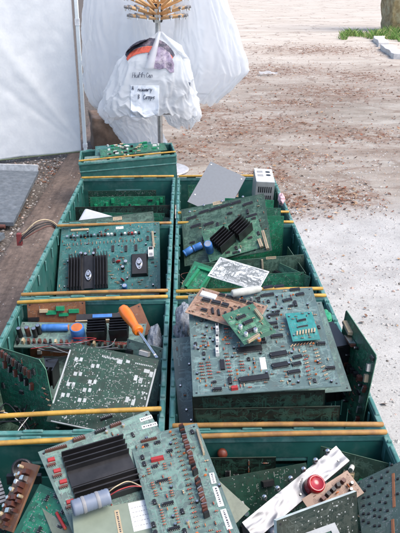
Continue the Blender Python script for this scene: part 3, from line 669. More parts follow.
  ('chip',0.0912,-0.0988,1.57,0.0180,0.0080,0.0040,'black',0.0000),
  ('chip',-0.0228,0.0228,1.57,0.0180,0.0080,0.0040,'black',0.0000),
  ('resistor',0.1368,0.0380,1.57,0.0120,0.0030,0.0030,'brown',0.0000),
  ('resistor',0.1064,-0.0304,1.57,0.0120,0.0030,0.0030,'tan',0.0000),
  ('resistor',-0.0760,-0.0380,1.57,0.0120,0.0030,0.0030,'brown',0.0000),
  ('chip',0.0228,0.0608,0.00,0.0180,0.0080,0.0040,'black',0.0000),
  ('resistor',-0.0836,0.0228,0.00,0.0120,0.0030,0.0030,'tan',0.0000),
  ('resistor',0.0000,0.0228,0.00,0.0120,0.0030,0.0030,'tan',0.0000),
  ('chip',-0.0152,-0.0684,1.57,0.0180,0.0080,0.0040,'black',0.0000),
  ('resistor',-0.0912,0.0608,0.00,0.0120,0.0030,0.0030,'brown',0.0000),
  ('resistor',0.1216,0.0684,0.00,0.0120,0.0030,0.0030,'tan',0.0000),
  ('resistor',0.0836,0.0000,0.00,0.0120,0.0030,0.0030,'brown',0.0000),
  ('chip',-0.1140,-0.0304,0.00,0.0180,0.0080,0.0040,'black',0.0000),
  ('resistor',0.1216,0.0912,1.57,0.0120,0.0030,0.0030,'brown',0.0000),
  ('resistor',0.0380,-0.0532,1.57,0.0120,0.0030,0.0030,'tan',0.0000),
  ('chip',0.0836,0.0532,1.57,0.0180,0.0080,0.0040,'black',0.0000),
  ('resistor',0.0532,0.0456,0.00,0.0120,0.0030,0.0030,'brown',0.0000),
  ('chip',0.1140,-0.0152,0.00,0.0180,0.0080,0.0040,'black',0.0000),
  ('resistor',0.0228,-0.0380,1.57,0.0120,0.0030,0.0030,'brown',0.0000),
  ('chip',0.0684,0.0152,0.00,0.0180,0.0080,0.0040,'black',0.0000),
  ('resistor',0.1216,0.0076,1.57,0.0120,0.0030,0.0030,'brown',0.0000),
  ('resistor',0.0608,-0.0760,1.57,0.0120,0.0030,0.0030,'brown',0.0000),
  ('chip',0.0532,0.0000,0.00,0.0180,0.0080,0.0040,'black',0.0000),
  ('resistor',0.0076,0.0456,1.57,0.0120,0.0030,0.0030,'brown',0.0000),
  ('chip',-0.0760,-0.0228,1.57,0.0180,0.0080,0.0040,'black',0.0000),
  ('resistor',0.1368,-0.0304,0.00,0.0120,0.0030,0.0030,'brown',0.0000),
  ('resistor',0.0304,0.0836,0.00,0.0120,0.0030,0.0030,'tan',0.0000),
 ],
 'right_green': [
  ('block',-0.0353,-0.0086,0.00,0.0120,0.0100,0.0100,'brown',0.0000),
  ('block',-0.0123,-0.0039,0.00,0.0120,0.0100,0.0100,'black',0.0000),
  ('block',0.0107,0.0008,0.00,0.0120,0.0100,0.0100,'black',0.0000),
  ('block',0.0337,0.0055,0.00,0.0120,0.0100,0.0100,'black',0.0000),
  ('block',0.0567,0.0102,0.00,0.0120,0.0100,0.0100,'brown',0.0000),
  ('transistor',-0.0257,0.0537,0.02,0.0430,0.0120,0.0120,'brown',0.0000),
  ('connector',-0.0621,0.0653,-0.10,0.0484,0.0080,0.0100,'tan',0.0000),
  ('connector',0.0882,0.0534,1.76,0.0160,0.0080,0.0080,'silver',0.0000),
  ('connector',0.0876,0.0283,1.73,0.0160,0.0080,0.0080,'tan',0.0000),
  ('connector',0.0870,0.0032,1.27,0.0160,0.0080,0.0080,'brown',0.0000),
  ('connector',0.0864,-0.0219,1.62,0.0160,0.0080,0.0080,'silver',0.0000),
  ('connector',0.0857,-0.0471,1.49,0.0160,0.0080,0.0080,'silver',0.0000),
  ('connector',0.0851,-0.0722,1.43,0.0160,0.0080,0.0080,'brown',0.0000),
  ('resistor',0.0423,0.0250,0.00,0.0140,0.0030,0.0040,'brown',0.0000),
  ('resistor',0.0411,0.0090,0.00,0.0140,0.0030,0.0040,'black',0.0000),
  ('resistor',0.0400,-0.0069,0.00,0.0140,0.0030,0.0040,'brown',0.0000),
  ('resistor',0.0388,-0.0229,0.00,0.0140,0.0030,0.0040,'brown',0.0000),
  ('resistor',0.0377,-0.0388,0.00,0.0140,0.0030,0.0040,'brown',0.0000),
  ('resistor',0.0365,-0.0548,0.00,0.0140,0.0030,0.0040,'brown',0.0000),
  ('resistor',0.0354,-0.0707,0.00,0.0140,0.0030,0.0040,'black',0.0000),
  ('resistor',0.0342,-0.0867,0.00,0.0140,0.0030,0.0040,'brown',0.0000),
  ('ecap',0.0684,0.0000,0.00,0.0070,0.0070,0.0090,'black',0.0000),
  ('chip',0.0000,-0.0532,1.57,0.0140,0.0080,0.0040,'black',0.0000),
  ('ecap',0.0076,-0.0760,0.00,0.0070,0.0070,0.0090,'black',0.0000),
  ('ecap',0.0076,0.0532,0.00,0.0070,0.0070,0.0090,'black',0.0000),
  ('chip',-0.0380,-0.0760,1.57,0.0140,0.0080,0.0040,'black',0.0000),
  ('chip',-0.0152,-0.0760,0.00,0.0140,0.0080,0.0040,'black',0.0000),
  ('resistor',0.0152,-0.0532,1.57,0.0120,0.0030,0.0030,'brown',0.0000),
  ('chip',0.0912,0.0760,0.00,0.0140,0.0080,0.0040,'black',0.0000),
  ('ecap',-0.0304,0.0152,0.00,0.0070,0.0070,0.0090,'black',0.0000),
  ('resistor',0.0228,-0.0380,0.00,0.0120,0.0030,0.0030,'brown',0.0000),
  ('resistor',-0.0988,-0.0304,1.57,0.0120,0.0030,0.0030,'brown',0.0000),
  ('chip',-0.0228,-0.0228,0.00,0.0140,0.0080,0.0040,'black',0.0000),
  ('chip',0.0608,-0.0228,0.00,0.0140,0.0080,0.0040,'black',0.0000),
  ('ecap',-0.0152,-0.0380,0.00,0.0070,0.0070,0.0090,'black',0.0000),
 ],
 'leftlean': [
  ('chip',-0.0542,0.0795,1.15,0.0180,0.0080,0.0070,'brown',0.0000),
  ('chip',-0.0400,0.0756,1.05,0.0180,0.0080,0.0070,'brown',0.0000),
  ('chip',-0.0259,0.0718,1.02,0.0180,0.0080,0.0070,'black',0.0000),
  ('chip',-0.0118,0.0679,1.10,0.0180,0.0080,0.0070,'brown',0.0000),
  ('chip',0.0024,0.0641,1.08,0.0180,0.0080,0.0070,'black',0.0000),
  ('chip',0.0165,0.0603,1.01,0.0180,0.0080,0.0070,'black',0.0000),
  ('chip',0.0306,0.0564,1.18,0.0180,0.0080,0.0070,'brown',0.0000),
  ('chip',0.0448,0.0526,1.23,0.0180,0.0080,0.0070,'brown',0.0000),
  ('connector',-0.0524,0.0552,1.29,0.0160,0.0080,0.0070,'brown',0.0000),
  ('connector',-0.0332,0.0492,1.11,0.0160,0.0080,0.0070,'black',0.0000),
  ('connector',-0.0140,0.0431,1.37,0.0160,0.0080,0.0070,'brown',0.0000),
  ('connector',0.0052,0.0371,1.49,0.0160,0.0080,0.0070,'black',0.0000),
  ('connector',0.0244,0.0311,1.23,0.0160,0.0080,0.0070,'black',0.0000),
  ('connector',0.0435,0.0251,1.21,0.0160,0.0080,0.0070,'brown',0.0000),
  ('resistor',0.0896,0.0303,-0.05,0.0140,0.0040,0.0040,'tan',0.0000),
  ('resistor',0.0930,0.0188,-0.15,0.0140,0.0040,0.0040,'brown',0.0000),
  ('resistor',0.0964,0.0072,-0.17,0.0140,0.0040,0.0040,'tan',0.0000),
  ('resistor',0.0998,-0.0044,0.12,0.0140,0.0040,0.0040,'tan',0.0000),
  ('resistor',0.1032,-0.0159,-0.04,0.0140,0.0040,0.0040,'tan',0.0000),
  ('resistor',0.1066,-0.0275,-0.02,0.0140,0.0040,0.0040,'tan',0.0000),
  ('resistor',0.1100,-0.0391,-0.04,0.0140,0.0040,0.0040,'brown',0.0000),
  ('resistor',0.1134,-0.0506,0.16,0.0140,0.0040,0.0040,'tan',0.0000),
  ('resistor',0.0228,-0.0684,1.57,0.0120,0.0030,0.0030,'brown',0.0000),
  ('resistor',0.0228,0.0760,1.57,0.0120,0.0030,0.0030,'brown',0.0000),
  ('chip',0.0076,-0.0532,1.57,0.0140,0.0080,0.0050,'black',0.0000),
  ('resistor',0.0760,0.0076,0.00,0.0120,0.0030,0.0030,'brown',0.0000),
  ('resistor',-0.0760,0.0836,0.00,0.0120,0.0030,0.0030,'brown',0.0000),
  ('chip',0.0608,0.0608,1.57,0.0140,0.0080,0.0050,'black',0.0000),
  ('resistor',0.0836,-0.0760,0.00,0.0120,0.0030,0.0030,'brown',0.0000),
  ('chip',-0.0836,0.0000,1.57,0.0140,0.0080,0.0050,'black',0.0000),
  ('resistor',-0.0304,-0.0760,0.00,0.0120,0.0030,0.0030,'brown',0.0000),
  ('resistor',0.0228,-0.0836,0.00,0.0120,0.0030,0.0030,'brown',0.0000),
  ('chip',-0.0456,-0.0456,0.00,0.0140,0.0080,0.0050,'black',0.0000),
  ('chip',-0.0076,0.0000,0.00,0.0140,0.0080,0.0050,'black',0.0000),
  ('chip',-0.0152,-0.0456,1.57,0.0140,0.0080,0.0050,'black',0.0000),
  ('resistor',-0.0228,0.0152,0.00,0.0120,0.0030,0.0030,'brown',0.0000),
 ],
 'bronze': [
  ('block',0.0065,0.0395,0.22,0.0110,0.0090,0.0100,'brown',0.0000),
  ('block',0.0058,0.0286,0.08,0.0110,0.0090,0.0100,'silver',0.0000),
  ('block',0.0052,0.0177,0.05,0.0110,0.0090,0.0100,'brown',0.0000),
  ('block',0.0045,0.0069,0.49,0.0110,0.0090,0.0100,'brown',0.0000),
  ('block',0.0039,-0.0040,0.24,0.0110,0.0090,0.0100,'brown',0.0000),
  ('block',0.0032,-0.0149,0.28,0.0110,0.0090,0.0100,'brown',0.0000),
  ('block',0.0026,-0.0258,0.23,0.0110,0.0090,0.0100,'silver',0.0000),
  ('block',0.0019,-0.0366,0.54,0.0110,0.0090,0.0100,'brown',0.0000),
  ('ecap',-0.0026,0.0335,0.00,0.0080,0.0080,0.0120,'brown',0.0000),
  ('ecap',-0.0041,0.0200,0.00,0.0080,0.0080,0.0120,'white',0.0000),
  ('ecap',-0.0057,0.0064,0.00,0.0080,0.0080,0.0120,'tan',0.0000),
  ('ecap',-0.0072,-0.0072,0.00,0.0080,0.0080,0.0120,'brown',0.0000),
  ('ecap',-0.0088,-0.0208,0.00,0.0080,0.0080,0.0120,'brown',0.0000),
  ('ecap',-0.0103,-0.0343,0.00,0.0080,0.0080,0.0120,'tan',0.0000),
  ('ecap',-0.0152,0.0304,0.00,0.0060,0.0060,0.0090,'tan',0.0000),
  ('ecap',0.0152,0.0000,0.00,0.0060,0.0060,0.0090,'tan',0.0000),
  ('block',0.0152,-0.0076,0.00,0.0070,0.0060,0.0080,'brown',0.0000),
  ('block',0.0152,-0.0228,0.00,0.0070,0.0060,0.0080,'brown',0.0000),
  ('ecap',-0.0152,-0.0456,0.00,0.0060,0.0060,0.0090,'tan',0.0000),
  ('block',0.0076,-0.0456,0.00,0.0070,0.0060,0.0080,'brown',0.0000),
  ('ecap',-0.0152,0.0456,0.00,0.0060,0.0060,0.0090,'tan',0.0000),
  ('ecap',-0.0152,0.0076,0.00,0.0060,0.0060,0.0090,'tan',0.0000),
 ],
 'L1pale': [
  ('lcap',0.0041,0.0107,-1.49,0.0340,0.0050,0.0050,'red',0.0000),
  ('resistor',0.0000,0.0456,0.00,0.0090,0.0025,0.0030,'brown',0.0000),
  ('resistor',0.0000,-0.0228,1.57,0.0090,0.0025,0.0030,'brown',0.0000),
  ('resistor',0.0000,-0.0152,0.00,0.0090,0.0025,0.0030,'tan',0.0000),
  ('resistor',-0.0076,0.0456,1.57,0.0090,0.0025,0.0030,'brown',0.0000),
  ('resistor',-0.0076,-0.0380,1.57,0.0090,0.0025,0.0030,'brown',0.0000),
 ],
 'L1green': [
  ('chip',-0.0228,-0.0304,0.00,0.0100,0.0060,0.0030,'black',0.0000),
  ('chip',0.0000,0.0380,0.00,0.0100,0.0060,0.0030,'black',0.0000),
  ('chip',0.0000,-0.0152,1.57,0.0100,0.0060,0.0030,'black',0.0000),
  ('chip',0.0304,0.0000,0.00,0.0100,0.0060,0.0030,'black',0.0000),
  ('chip',0.0228,0.0228,1.57,0.0100,0.0060,0.0030,'black',0.0000),
  ('chip',-0.0152,0.0304,1.57,0.0100,0.0060,0.0030,'black',0.0000),
  ('chip',0.0152,0.0380,0.00,0.0100,0.0060,0.0030,'black',0.0000),
  ('resistor',0.0228,-0.0152,0.00,0.0120,0.0030,0.0030,'white',0.0000),
 ],
 'L4b': [
  ('block',-0.0608,0.0836,1.57,0.0200,0.0120,0.0080,'greenp',0.0000),
  ('block',-0.1216,0.0304,1.57,0.0200,0.0120,0.0080,'greenp',0.0000),
  ('block',-0.0836,0.0684,1.57,0.0200,0.0120,0.0080,'greenp',0.0000),
  ('block',0.0988,0.0456,0.00,0.0200,0.0120,0.0080,'greenp',0.0000),
  ('chip',0.0912,0.0836,0.00,0.0180,0.0080,0.0050,'black',0.0000),
  ('chip',-0.0760,0.0456,1.57,0.0180,0.0080,0.0050,'black',0.0000),
  ('block',0.1368,0.0836,1.57,0.0200,0.0120,0.0080,'greenp',0.0000),
  ('block',0.1216,0.0684,1.57,0.0200,0.0120,0.0080,'greenp',0.0000),
  ('block',-0.0152,0.0456,1.57,0.0120,0.0100,0.0060,'greenp',0.0000),
  ('block',-0.1292,0.0608,1.57,0.0200,0.0120,0.0080,'greenp',0.0000),
  ('chip',0.0076,0.0608,1.57,0.0180,0.0080,0.0050,'black',0.0000),
  ('block',0.0380,0.0608,0.00,0.0200,0.0120,0.0080,'greenp',0.0000),
  ('block',-0.0228,0.0684,0.00,0.0120,0.0100,0.0060,'greenp',0.0000),
  ('block',-0.0532,0.0456,1.57,0.0200,0.0120,0.0080,'greenp',0.0000),
  ('chip',0.0532,0.0532,1.57,0.0180,0.0080,0.0050,'black',0.0000),
  ('chip',0.0532,0.0380,0.00,0.0180,0.0080,0.0050,'black',0.0000),
 ],
 'L4d': [
  ('chip',-0.0684,0.0304,1.57,0.0200,0.0080,0.0040,'black',0.0000),
  ('chip',-0.0912,0.0076,1.57,0.0200,0.0080,0.0040,'black',0.0000),
  ('chip',0.1064,-0.0304,0.00,0.0200,0.0080,0.0040,'black',0.0000),
  ('resistor',0.0988,-0.0456,1.57,0.0120,0.0030,0.0030,'tan',0.0000),
  ('resistor',0.0456,0.0304,1.57,0.0120,0.0030,0.0030,'tan',0.0000),
  ('chip',-0.1064,0.0000,0.00,0.0200,0.0080,0.0040,'black',0.0000),
  ('resistor',-0.1596,-0.0304,1.57,0.0120,0.0030,0.0030,'tan',0.0000),
  ('chip',-0.0304,0.0152,1.57,0.0200,0.0080,0.0040,'black',0.0000),
  ('resistor',-0.1140,-0.0304,0.00,0.0120,0.0030,0.0030,'tan',0.0000),
  ('chip',-0.1520,0.0152,1.57,0.0200,0.0080,0.0040,'black',0.0000),
  ('resistor',0.0684,-0.0532,0.00,0.0120,0.0030,0.0030,'tan',0.0000),
  ('chip',-0.0304,-0.0456,1.57,0.0200,0.0080,0.0040,'black',0.0000),
  ('sticker',0.0383,0.0610,-0.01,0.0317,0.0120,0.0003,'tan',0.0000),
 ],
 'teal': [
  ('disc',-0.0532,-0.0304,0.00,0.0060,0.0025,0.0050,'orange',0.0000),
  ('resistor',-0.0152,-0.0532,0.00,0.0110,0.0030,0.0030,'brown',0.0000),
  ('ecap',-0.0608,-0.0076,0.00,0.0050,0.0050,0.0040,'black',0.0000),
  ('ecap',-0.0456,-0.0836,0.00,0.0050,0.0050,0.0040,'black',0.0000),
  ('resistor',-0.0608,0.0760,1.57,0.0110,0.0030,0.0030,'brown',0.0000),
  ('ecap',-0.0152,-0.0836,0.00,0.0050,0.0050,0.0040,'black',0.0000),
  ('disc',-0.0304,-0.0760,0.00,0.0060,0.0025,0.0050,'orange',0.0000),
  ('ecap',-0.0532,-0.0608,0.00,0.0050,0.0050,0.0040,'black',0.0000),
  ('ecap',-0.0076,-0.0456,0.00,0.0050,0.0050,0.0040,'black',0.0000),
  ('ecap',-0.0304,0.0380,0.00,0.0050,0.0050,0.0040,'black',0.0000),
  ('ecap',0.0000,0.0836,0.00,0.0050,0.0050,0.0040,'black',0.0000),
  ('disc',-0.0228,-0.0304,1.57,0.0060,0.0025,0.0050,'orange',0.0000),
  ('resistor',-0.0152,-0.0076,1.57,0.0110,0.0030,0.0030,'brown',0.0000),
  ('ecap',-0.0380,0.0380,0.00,0.0050,0.0050,0.0040,'black',0.0000),
 ],
 'brownR1': [
  ('block',-0.0182,0.0042,0.19,0.0090,0.0080,0.0100,'brown',0.0000),
  ('block',-0.0066,0.0057,0.27,0.0090,0.0080,0.0100,'black',0.0000),
  ('block',0.0050,0.0073,0.12,0.0090,0.0080,0.0100,'black',0.0000),
  ('block',0.0166,0.0089,-0.31,0.0090,0.0080,0.0100,'black',0.0000),
  ('block',0.0282,0.0105,0.29,0.0090,0.0080,0.0100,'brown',0.0000),
  ('disc',-0.0228,-0.0152,0.00,0.0070,0.0030,0.0060,'orange',0.0000),
  ('disc',-0.0304,-0.0076,1.57,0.0070,0.0030,0.0060,'orange',0.0000),
  ('ecap',0.0304,-0.0076,0.00,0.0060,0.0060,0.0070,'black',0.0000),
  ('ecap',0.0380,0.0000,0.00,0.0060,0.0060,0.0070,'black',0.0000),
  ('disc',0.0304,0.0000,1.57,0.0070,0.0030,0.0060,'orange',0.0000),
  ('disc',0.0076,0.0000,0.00,0.0070,0.0030,0.0060,'orange',0.0000),
 ],
 'perf': [
  ('block',0.0084,0.0565,-1.70,0.0711,0.0050,0.0012,'copper',0.0000),
  ('block',-0.0048,-0.0234,-1.69,0.0463,0.0050,0.0012,'copper',0.0000),
  ('block',-0.0080,0.0932,-0.15,0.0045,0.0038,0.0020,'black',0.0000),
  ('block',-0.0193,0.0927,-0.15,0.0045,0.0038,0.0020,'black',0.0000),
  ('block',-0.0313,0.0878,-0.15,0.0045,0.0038,0.0020,'black',0.0000),
  ('block',-0.0095,0.0687,-0.14,0.0044,0.0038,0.0020,'black',0.0000),
  ('block',-0.0414,0.0820,-0.15,0.0045,0.0038,0.0020,'black',0.0000),
  ('block',-0.0247,0.0658,-0.14,0.0044,0.0038,0.0020,'black',0.0000),
  ('block',-0.0359,0.0653,-0.14,0.0044,0.0038,0.0020,'black',0.0000),
  ('block',-0.0183,0.0447,-0.13,0.0043,0.0038,0.0020,'black',0.0000),
  ('block',-0.0468,0.0513,-0.13,0.0044,0.0038,0.0020,'black',0.0000),
  ('block',-0.0289,0.0331,-0.13,0.0043,0.0038,0.0020,'black',0.0000),
  ('block',-0.0401,0.0305,-0.13,0.0043,0.0038,0.0020,'black',0.0000),
  ('block',-0.0224,0.0150,-0.12,0.0042,0.0038,0.0020,'black',0.0000),
  ('block',-0.0503,0.0210,-0.12,0.0043,0.0038,0.0020,'black',0.0000),
  ('block',-0.0330,0.0019,-0.11,0.0042,0.0038,0.0020,'black',0.0000),
  ('block',-0.0032,0.0495,-0.14,0.0043,0.0038,0.0020,'black',0.0000),
  ('block',-0.0076,0.0197,-0.12,0.0042,0.0038,0.0020,'black',0.0000),
  ('block',-0.0255,0.1034,-0.16,0.0045,0.0038,0.0020,'black',0.0000),
  ('block',-0.0009,0.0775,-0.15,0.0044,0.0038,0.0020,'black',0.0000),
  ('block',-0.0330,0.0888,-0.15,0.0045,0.0038,0.0020,'black',0.0000),
  ('block',-0.0138,0.0643,-0.14,0.0044,0.0038,0.0020,'black',0.0000),
  ('block',-0.0449,0.0680,-0.14,0.0045,0.0038,0.0020,'black',0.0000),
  ('block',-0.0086,0.0372,-0.13,0.0042,0.0038,0.0020,'black',0.0000),
  ('block',-0.0359,0.0498,-0.13,0.0044,0.0038,0.0020,'black',0.0000),
  ('block',-0.0189,0.0278,-0.13,0.0042,0.0038,0.0020,'black',0.0000),
  ('block',-0.0487,0.0349,-0.13,0.0044,0.0038,0.0020,'black',0.0000),
  ('block',-0.0305,0.0212,-0.12,0.0043,0.0038,0.0020,'black',0.0000),
  ('block',-0.0131,0.0060,-0.12,0.0041,0.0038,0.0020,'black',0.0000),
  ('block',-0.0422,0.0127,-0.12,0.0043,0.0038,0.0020,'black',0.0000),
  ('block',-0.0247,-0.0022,-0.11,0.0042,0.0038,0.0020,'black',0.0000),
  ('block',0.0135,0.1115,-0.16,0.0045,0.0038,0.0020,'black',0.0000),
  ('block',0.0043,0.1002,-0.16,0.0044,0.0038,0.0020,'black',0.0000),
  ('block',0.0189,0.0753,-0.15,0.0043,0.0038,0.0020,'black',0.0000),
  ('block',0.0139,0.0445,-0.13,0.0042,0.0038,0.0020,'black',0.0000),
 ],
 'R3frame': [
  ('block',0.0063,0.0296,0.03,0.0407,0.0100,0.0080,'greenp',0.0000),
  ('block',-0.0135,-0.0101,-1.72,0.0685,0.0100,0.0080,'greenp',0.0000),
  ('block',0.0261,-0.0035,-1.71,0.0642,0.0080,0.0080,'greenp',0.0000),
 ],
 'R3long': [
  ('chip',-0.0684,0.0912,1.57,0.0200,0.0080,0.0040,'black',0.0000),
  ('chip',-0.1444,0.0456,1.57,0.0200,0.0080,0.0040,'black',0.0000),
  ('chip',-0.0988,0.0760,1.57,0.0200,0.0080,0.0040,'black',0.0000),
  ('chip',0.1140,0.0608,0.00,0.0200,0.0080,0.0040,'black',0.0000),
  ('connector',0.0456,0.0912,1.57,0.0300,0.0060,0.0050,'tan',0.0000),
  ('chip',-0.1140,0.0760,0.00,0.0200,0.0080,0.0040,'black',0.0000),
  ('chip',-0.0304,0.0836,1.57,0.0200,0.0080,0.0040,'black',0.0000),
  ('connector',-0.1216,0.0608,0.00,0.0300,0.0060,0.0050,'tan',0.0000),
  ('chip',-0.1596,0.0836,1.57,0.0200,0.0080,0.0040,'black',0.0000),
  ('connector',0.0684,0.0532,0.00,0.0300,0.0060,0.0050,'tan',0.0000),
  ('sticker',0.0737,0.1087,-0.01,0.0307,0.0080,0.0003,'tan',0.0000),
 ],
 'R1back': [
  ('chip',-0.0228,0.0760,1.57,0.0140,0.0070,0.0040,'black',0.0000),
  ('chip',-0.0532,0.0000,1.57,0.0140,0.0070,0.0040,'black',0.0000),
  ('chip',-0.0380,0.0608,1.57,0.0140,0.0070,0.0040,'black',0.0000),
  ('chip',0.0456,0.0304,0.00,0.0140,0.0070,0.0040,'black',0.0000),
  ('resistor',0.0152,0.0836,1.57,0.0110,0.0030,0.0030,'brown',0.0000),
  ('chip',-0.0076,0.0684,1.57,0.0140,0.0070,0.0040,'black',0.0000),
  ('resistor',-0.0456,0.0304,0.00,0.0110,0.0030,0.0030,'brown',0.0000),
  ('resistor',0.0228,0.0152,0.00,0.0110,0.0030,0.0030,'brown',0.0000),
  ('chip',-0.0152,0.0228,1.57,0.0140,0.0070,0.0040,'black',0.0000),
  ('resistor',-0.0380,0.0456,1.57,0.0110,0.0030,0.0030,'brown',0.0000),
  ('chip',0.0532,0.0076,0.00,0.0140,0.0070,0.0040,'black',0.0000),
  ('resistor',0.0456,0.0988,0.00,0.0110,0.0030,0.0030,'brown',0.0000),
  ('resistor',0.0152,0.0988,1.57,0.0110,0.0030,0.0030,'brown',0.0000),
  ('resistor',0.0076,0.0380,1.57,0.0110,0.0030,0.0030,'brown',0.0000),
 ],
 'R1corner': [
  ('resistor',-0.0152,0.0152,1.57,0.0080,0.0024,0.0030,'tan',0.0000),
  ('resistor',-0.0228,0.0000,1.57,0.0080,0.0024,0.0030,'tan',0.0000),
  ('resistor',0.0228,-0.0152,0.00,0.0080,0.0024,0.0030,'tan',0.0000),
  ('resistor',0.0228,-0.0228,1.57,0.0080,0.0024,0.0030,'tan',0.0000),
  ('resistor',0.0076,0.0152,1.57,0.0080,0.0024,0.0030,'tan',0.0000),
  ('resistor',0.0304,-0.0152,1.57,0.0080,0.0024,0.0030,'tan',0.0000),
 ],
 'silver': [
  ('knob',0.0898,0.0183,-0.60,0.0037,0.0095,0.0120,'silver',0.0000),
  ('knob',0.0597,0.0193,-0.60,0.0037,0.0095,0.0120,'silver',0.0000),
  ('knob',0.0303,0.0202,-0.61,0.0036,0.0095,0.0120,'silver',0.0000),
  ('knob',0.0002,0.0222,-0.61,0.0035,0.0095,0.0120,'silver',0.0000),
  ('knob',-0.0303,0.0228,-0.61,0.0035,0.0095,0.0120,'silver',0.0000),
  ('knob',-0.0590,0.0247,-0.61,0.0034,0.0095,0.0120,'silver',0.0000),
  ('lamp',0.0219,-0.0118,-0.61,0.0089,0.0340,0.0340,'lampred',0.0000),
  ('ecap',0.0471,-0.0042,-0.61,0.0036,0.0040,0.0020,'black',0.0000),
  ('ecap',-0.0020,-0.0074,-0.61,0.0035,0.0040,0.0020,'black',0.0000),
  ('ecap',0.0974,-0.0046,-0.60,0.0037,0.0060,0.0010,'grey',0.0000),
 ],
 'module': [
  ('sticker',0.0419,0.0314,0.02,0.0405,0.0550,0.0004,'white',0.0000),
  ('sticker',0.0027,0.0269,-1.55,0.0459,0.0070,0.0004,'tan',0.0000),
 ],
}# ------------------------------------------------------------------ fitted components (one mesh per kind and size, shared by copies)
CACHE={}
def comp_mesh(kind, L, W, H, c):
    key=(kind, round(L*500), round(W*500), round(H*500), c)
    if key in CACHE: return CACHE[key]
    b=MB(); m=C.get(c,C['black']); tin=C['lead']; name=kind
    if kind=='chip':
        name='chip'; b.box(-L/2,L/2,-W/2+.0008,W/2-.0008,.0008,H,m,taper=.0005)
        n=max(3,int(L/.0026))
        for i in range(n):
            x=(i+.5)/n*L-L/2
            for s in (-1,1): b.box(x-.0004,x+.0004,min(s*(W/2-.0008),s*(W/2+.0006)),max(s*(W/2-.0008),s*(W/2+.0006)),0,H*.6,tin)
        b.box(-L/2+.0008,-L/2+.0022,-.0006,.0006,H,H+.0001,C['grey'])
    elif kind=='resistor':
        name='resistor'; r=W/2; bl=L*.32
        b.lathe([(r*.7,-bl),(r,-bl*.8),(r*.8,-bl*.5),(r*.8,bl*.5),(r,bl*.8),(r*.7,bl)],m,8,Matrix.Translation((0,0,r+.0006)),'x')
        for t,q in ((-.45,'orange'),(-.1,'black'),(.3,'tan')): b.lathe([(r*.86,bl*t-.0004),(r*.86,bl*t+.0004)],C[q],8,Matrix.Translation((0,0,r+.0006)),'x',caps=False)
        for s in (-1,1):
            b.tube([(s*bl,0,r+.0006),(s*L*.47,0,r+.0006),(s*L*.5,0,0)],.0004,tin,4)
    elif kind=='ecap':
        name='capacitor'; r=L/2 if L<W*1.5 else W/2; h=max(H,.001)
        b.lathe([(r*.98,.0),(r,h*.1),(r*.93,h*.16),(r,h*.22),(r,h*.93),(r*.92,h)],m,16)
        top=C['orange'] if c=='blueorange' else C['silver']
        b.lathe([(r*.8,h),(r*.78,h+.0004)],top,16)
    elif kind=='lcap':
        name='capacitor'; r=W/2; M=Matrix.Translation((0,0,r))
        b.lathe([(r*.9,-L/2),(r,-L/2+r*.15),(r,-L*.36),(r*.93,-L*.33),(r,-L*.3),(r,L/2-r*.15),(r*.9,L/2)],m,18,M,'x')
        b.lathe([(r*.8,L/2),(r*.8,L/2+.0006)],C['orange'] if L>.03 else C['black'],14,M,'x')
    elif kind=='heatsink':
        name='heatsink'; m=C['anod']; b.box(-L/2,L/2,-W/2,W/2,.001,.004,m)
        # fins run along the longer side; a bare channel is kept in the middle
        along = L>=W
        span = W if along else L; gap=.87<L/W<1.15 and span>.1; n=max(6,int(span/(.0062 if along and not gap else .0085))) if span>.06 else max(5,int(span/.0075))
        for i in range(n):
            t=(i/(n-1)-.5)*(span-.0018)
            if gap and abs(t)<span*.13: continue
            if along: b.box(-L/2,L/2,t-.0009,t+.0009,.004,H,m)
            else: b.box(t-.0009,t+.0009,-W/2,W/2,.004,H,m)
        ph=min(.012,H*.35)
        if gap: (b.box(-L/2,L/2,-span*.11,span*.11,.004,ph,m) if along else b.box(-span*.11,span*.11,-W/2,W/2,.004,ph,m))
    elif kind=='to3':
        name='power_transistor'; m=C['silver']; vs=[];n=20
        for z in (.0,.002):
            for k in range(n):
                a=2*math.pi*k/n; vs.append((L/2*math.copysign(abs(math.cos(a))**1.5,math.cos(a))*1.15, W/2*math.sin(a)*.95, z))
        b.add(vs,[tuple(range(n)),tuple(range(n,2*n))]+[(k,(k+1)%n,n+(k+1)%n,n+k) for k in range(n)],m)
        r=min(L,W)*.33; b.lathe([(r,.002),(r,H*.8),(r*.8,H)],m,16)
        for s in(-1,1): b.lathe([(.002,.002),(.002,.0035)],C['black'],8,Matrix.Translation((s*L*.42,0,0)))
    elif kind=='transistor':
        name='transistor'; b.box(-L/2,L/2,-W/2,W/2*.2,.001,H,m,taper=.0006); b.box(-L/2*.9,L/2*.9,W/2*.2,W/2*.45,.001,H*1.25,C['silver'] if c=='brown' else C['brown'])
        for x in(-.3,0,.3): b.box(L*x-.0003,L*x+.0003,-.0003,.0003,0,.001,tin)
    elif kind=='connector':
        name='connector'; b.box(-L/2,L/2,-W/2,W/2,.0,H,m,taper=.0004)
        n=max(3,int(L/.003))
        for i in range(n):
            x=(i+.5)/n*L-L/2; b.box(x-.0005,x+.0005,-W*.2,W*.2,H,H+.0012,tin)
    elif kind=='disc':
        name='ceramic_capacitor'; b.lathe([(L*.3,-W*.3),(L/2,-W*.15),(L/2,W*.15),(L*.3,W*.3)],m,12,Matrix.Translation((0,0,L/2+.001))@Matrix.Rotation(math.pi/2,4,'X'))
    elif kind=='relay':
        name='relay'; b.box(-L/2,L/2,-W/2,W/2,0,H,m,taper=.0006); b.box(-L*.46,-L*.2,-W*.35,W*.35,H,H+.0003,C['black']); b.box(L*.12,L*.4,-W*.3,W*.3,H,H+.0003,C['grey'])
    elif kind=='sticker':
        name='sticker'; b.box(-L/2,L/2,-W/2,W/2,0,.0003,C['sticker'] if c=='white' else m)
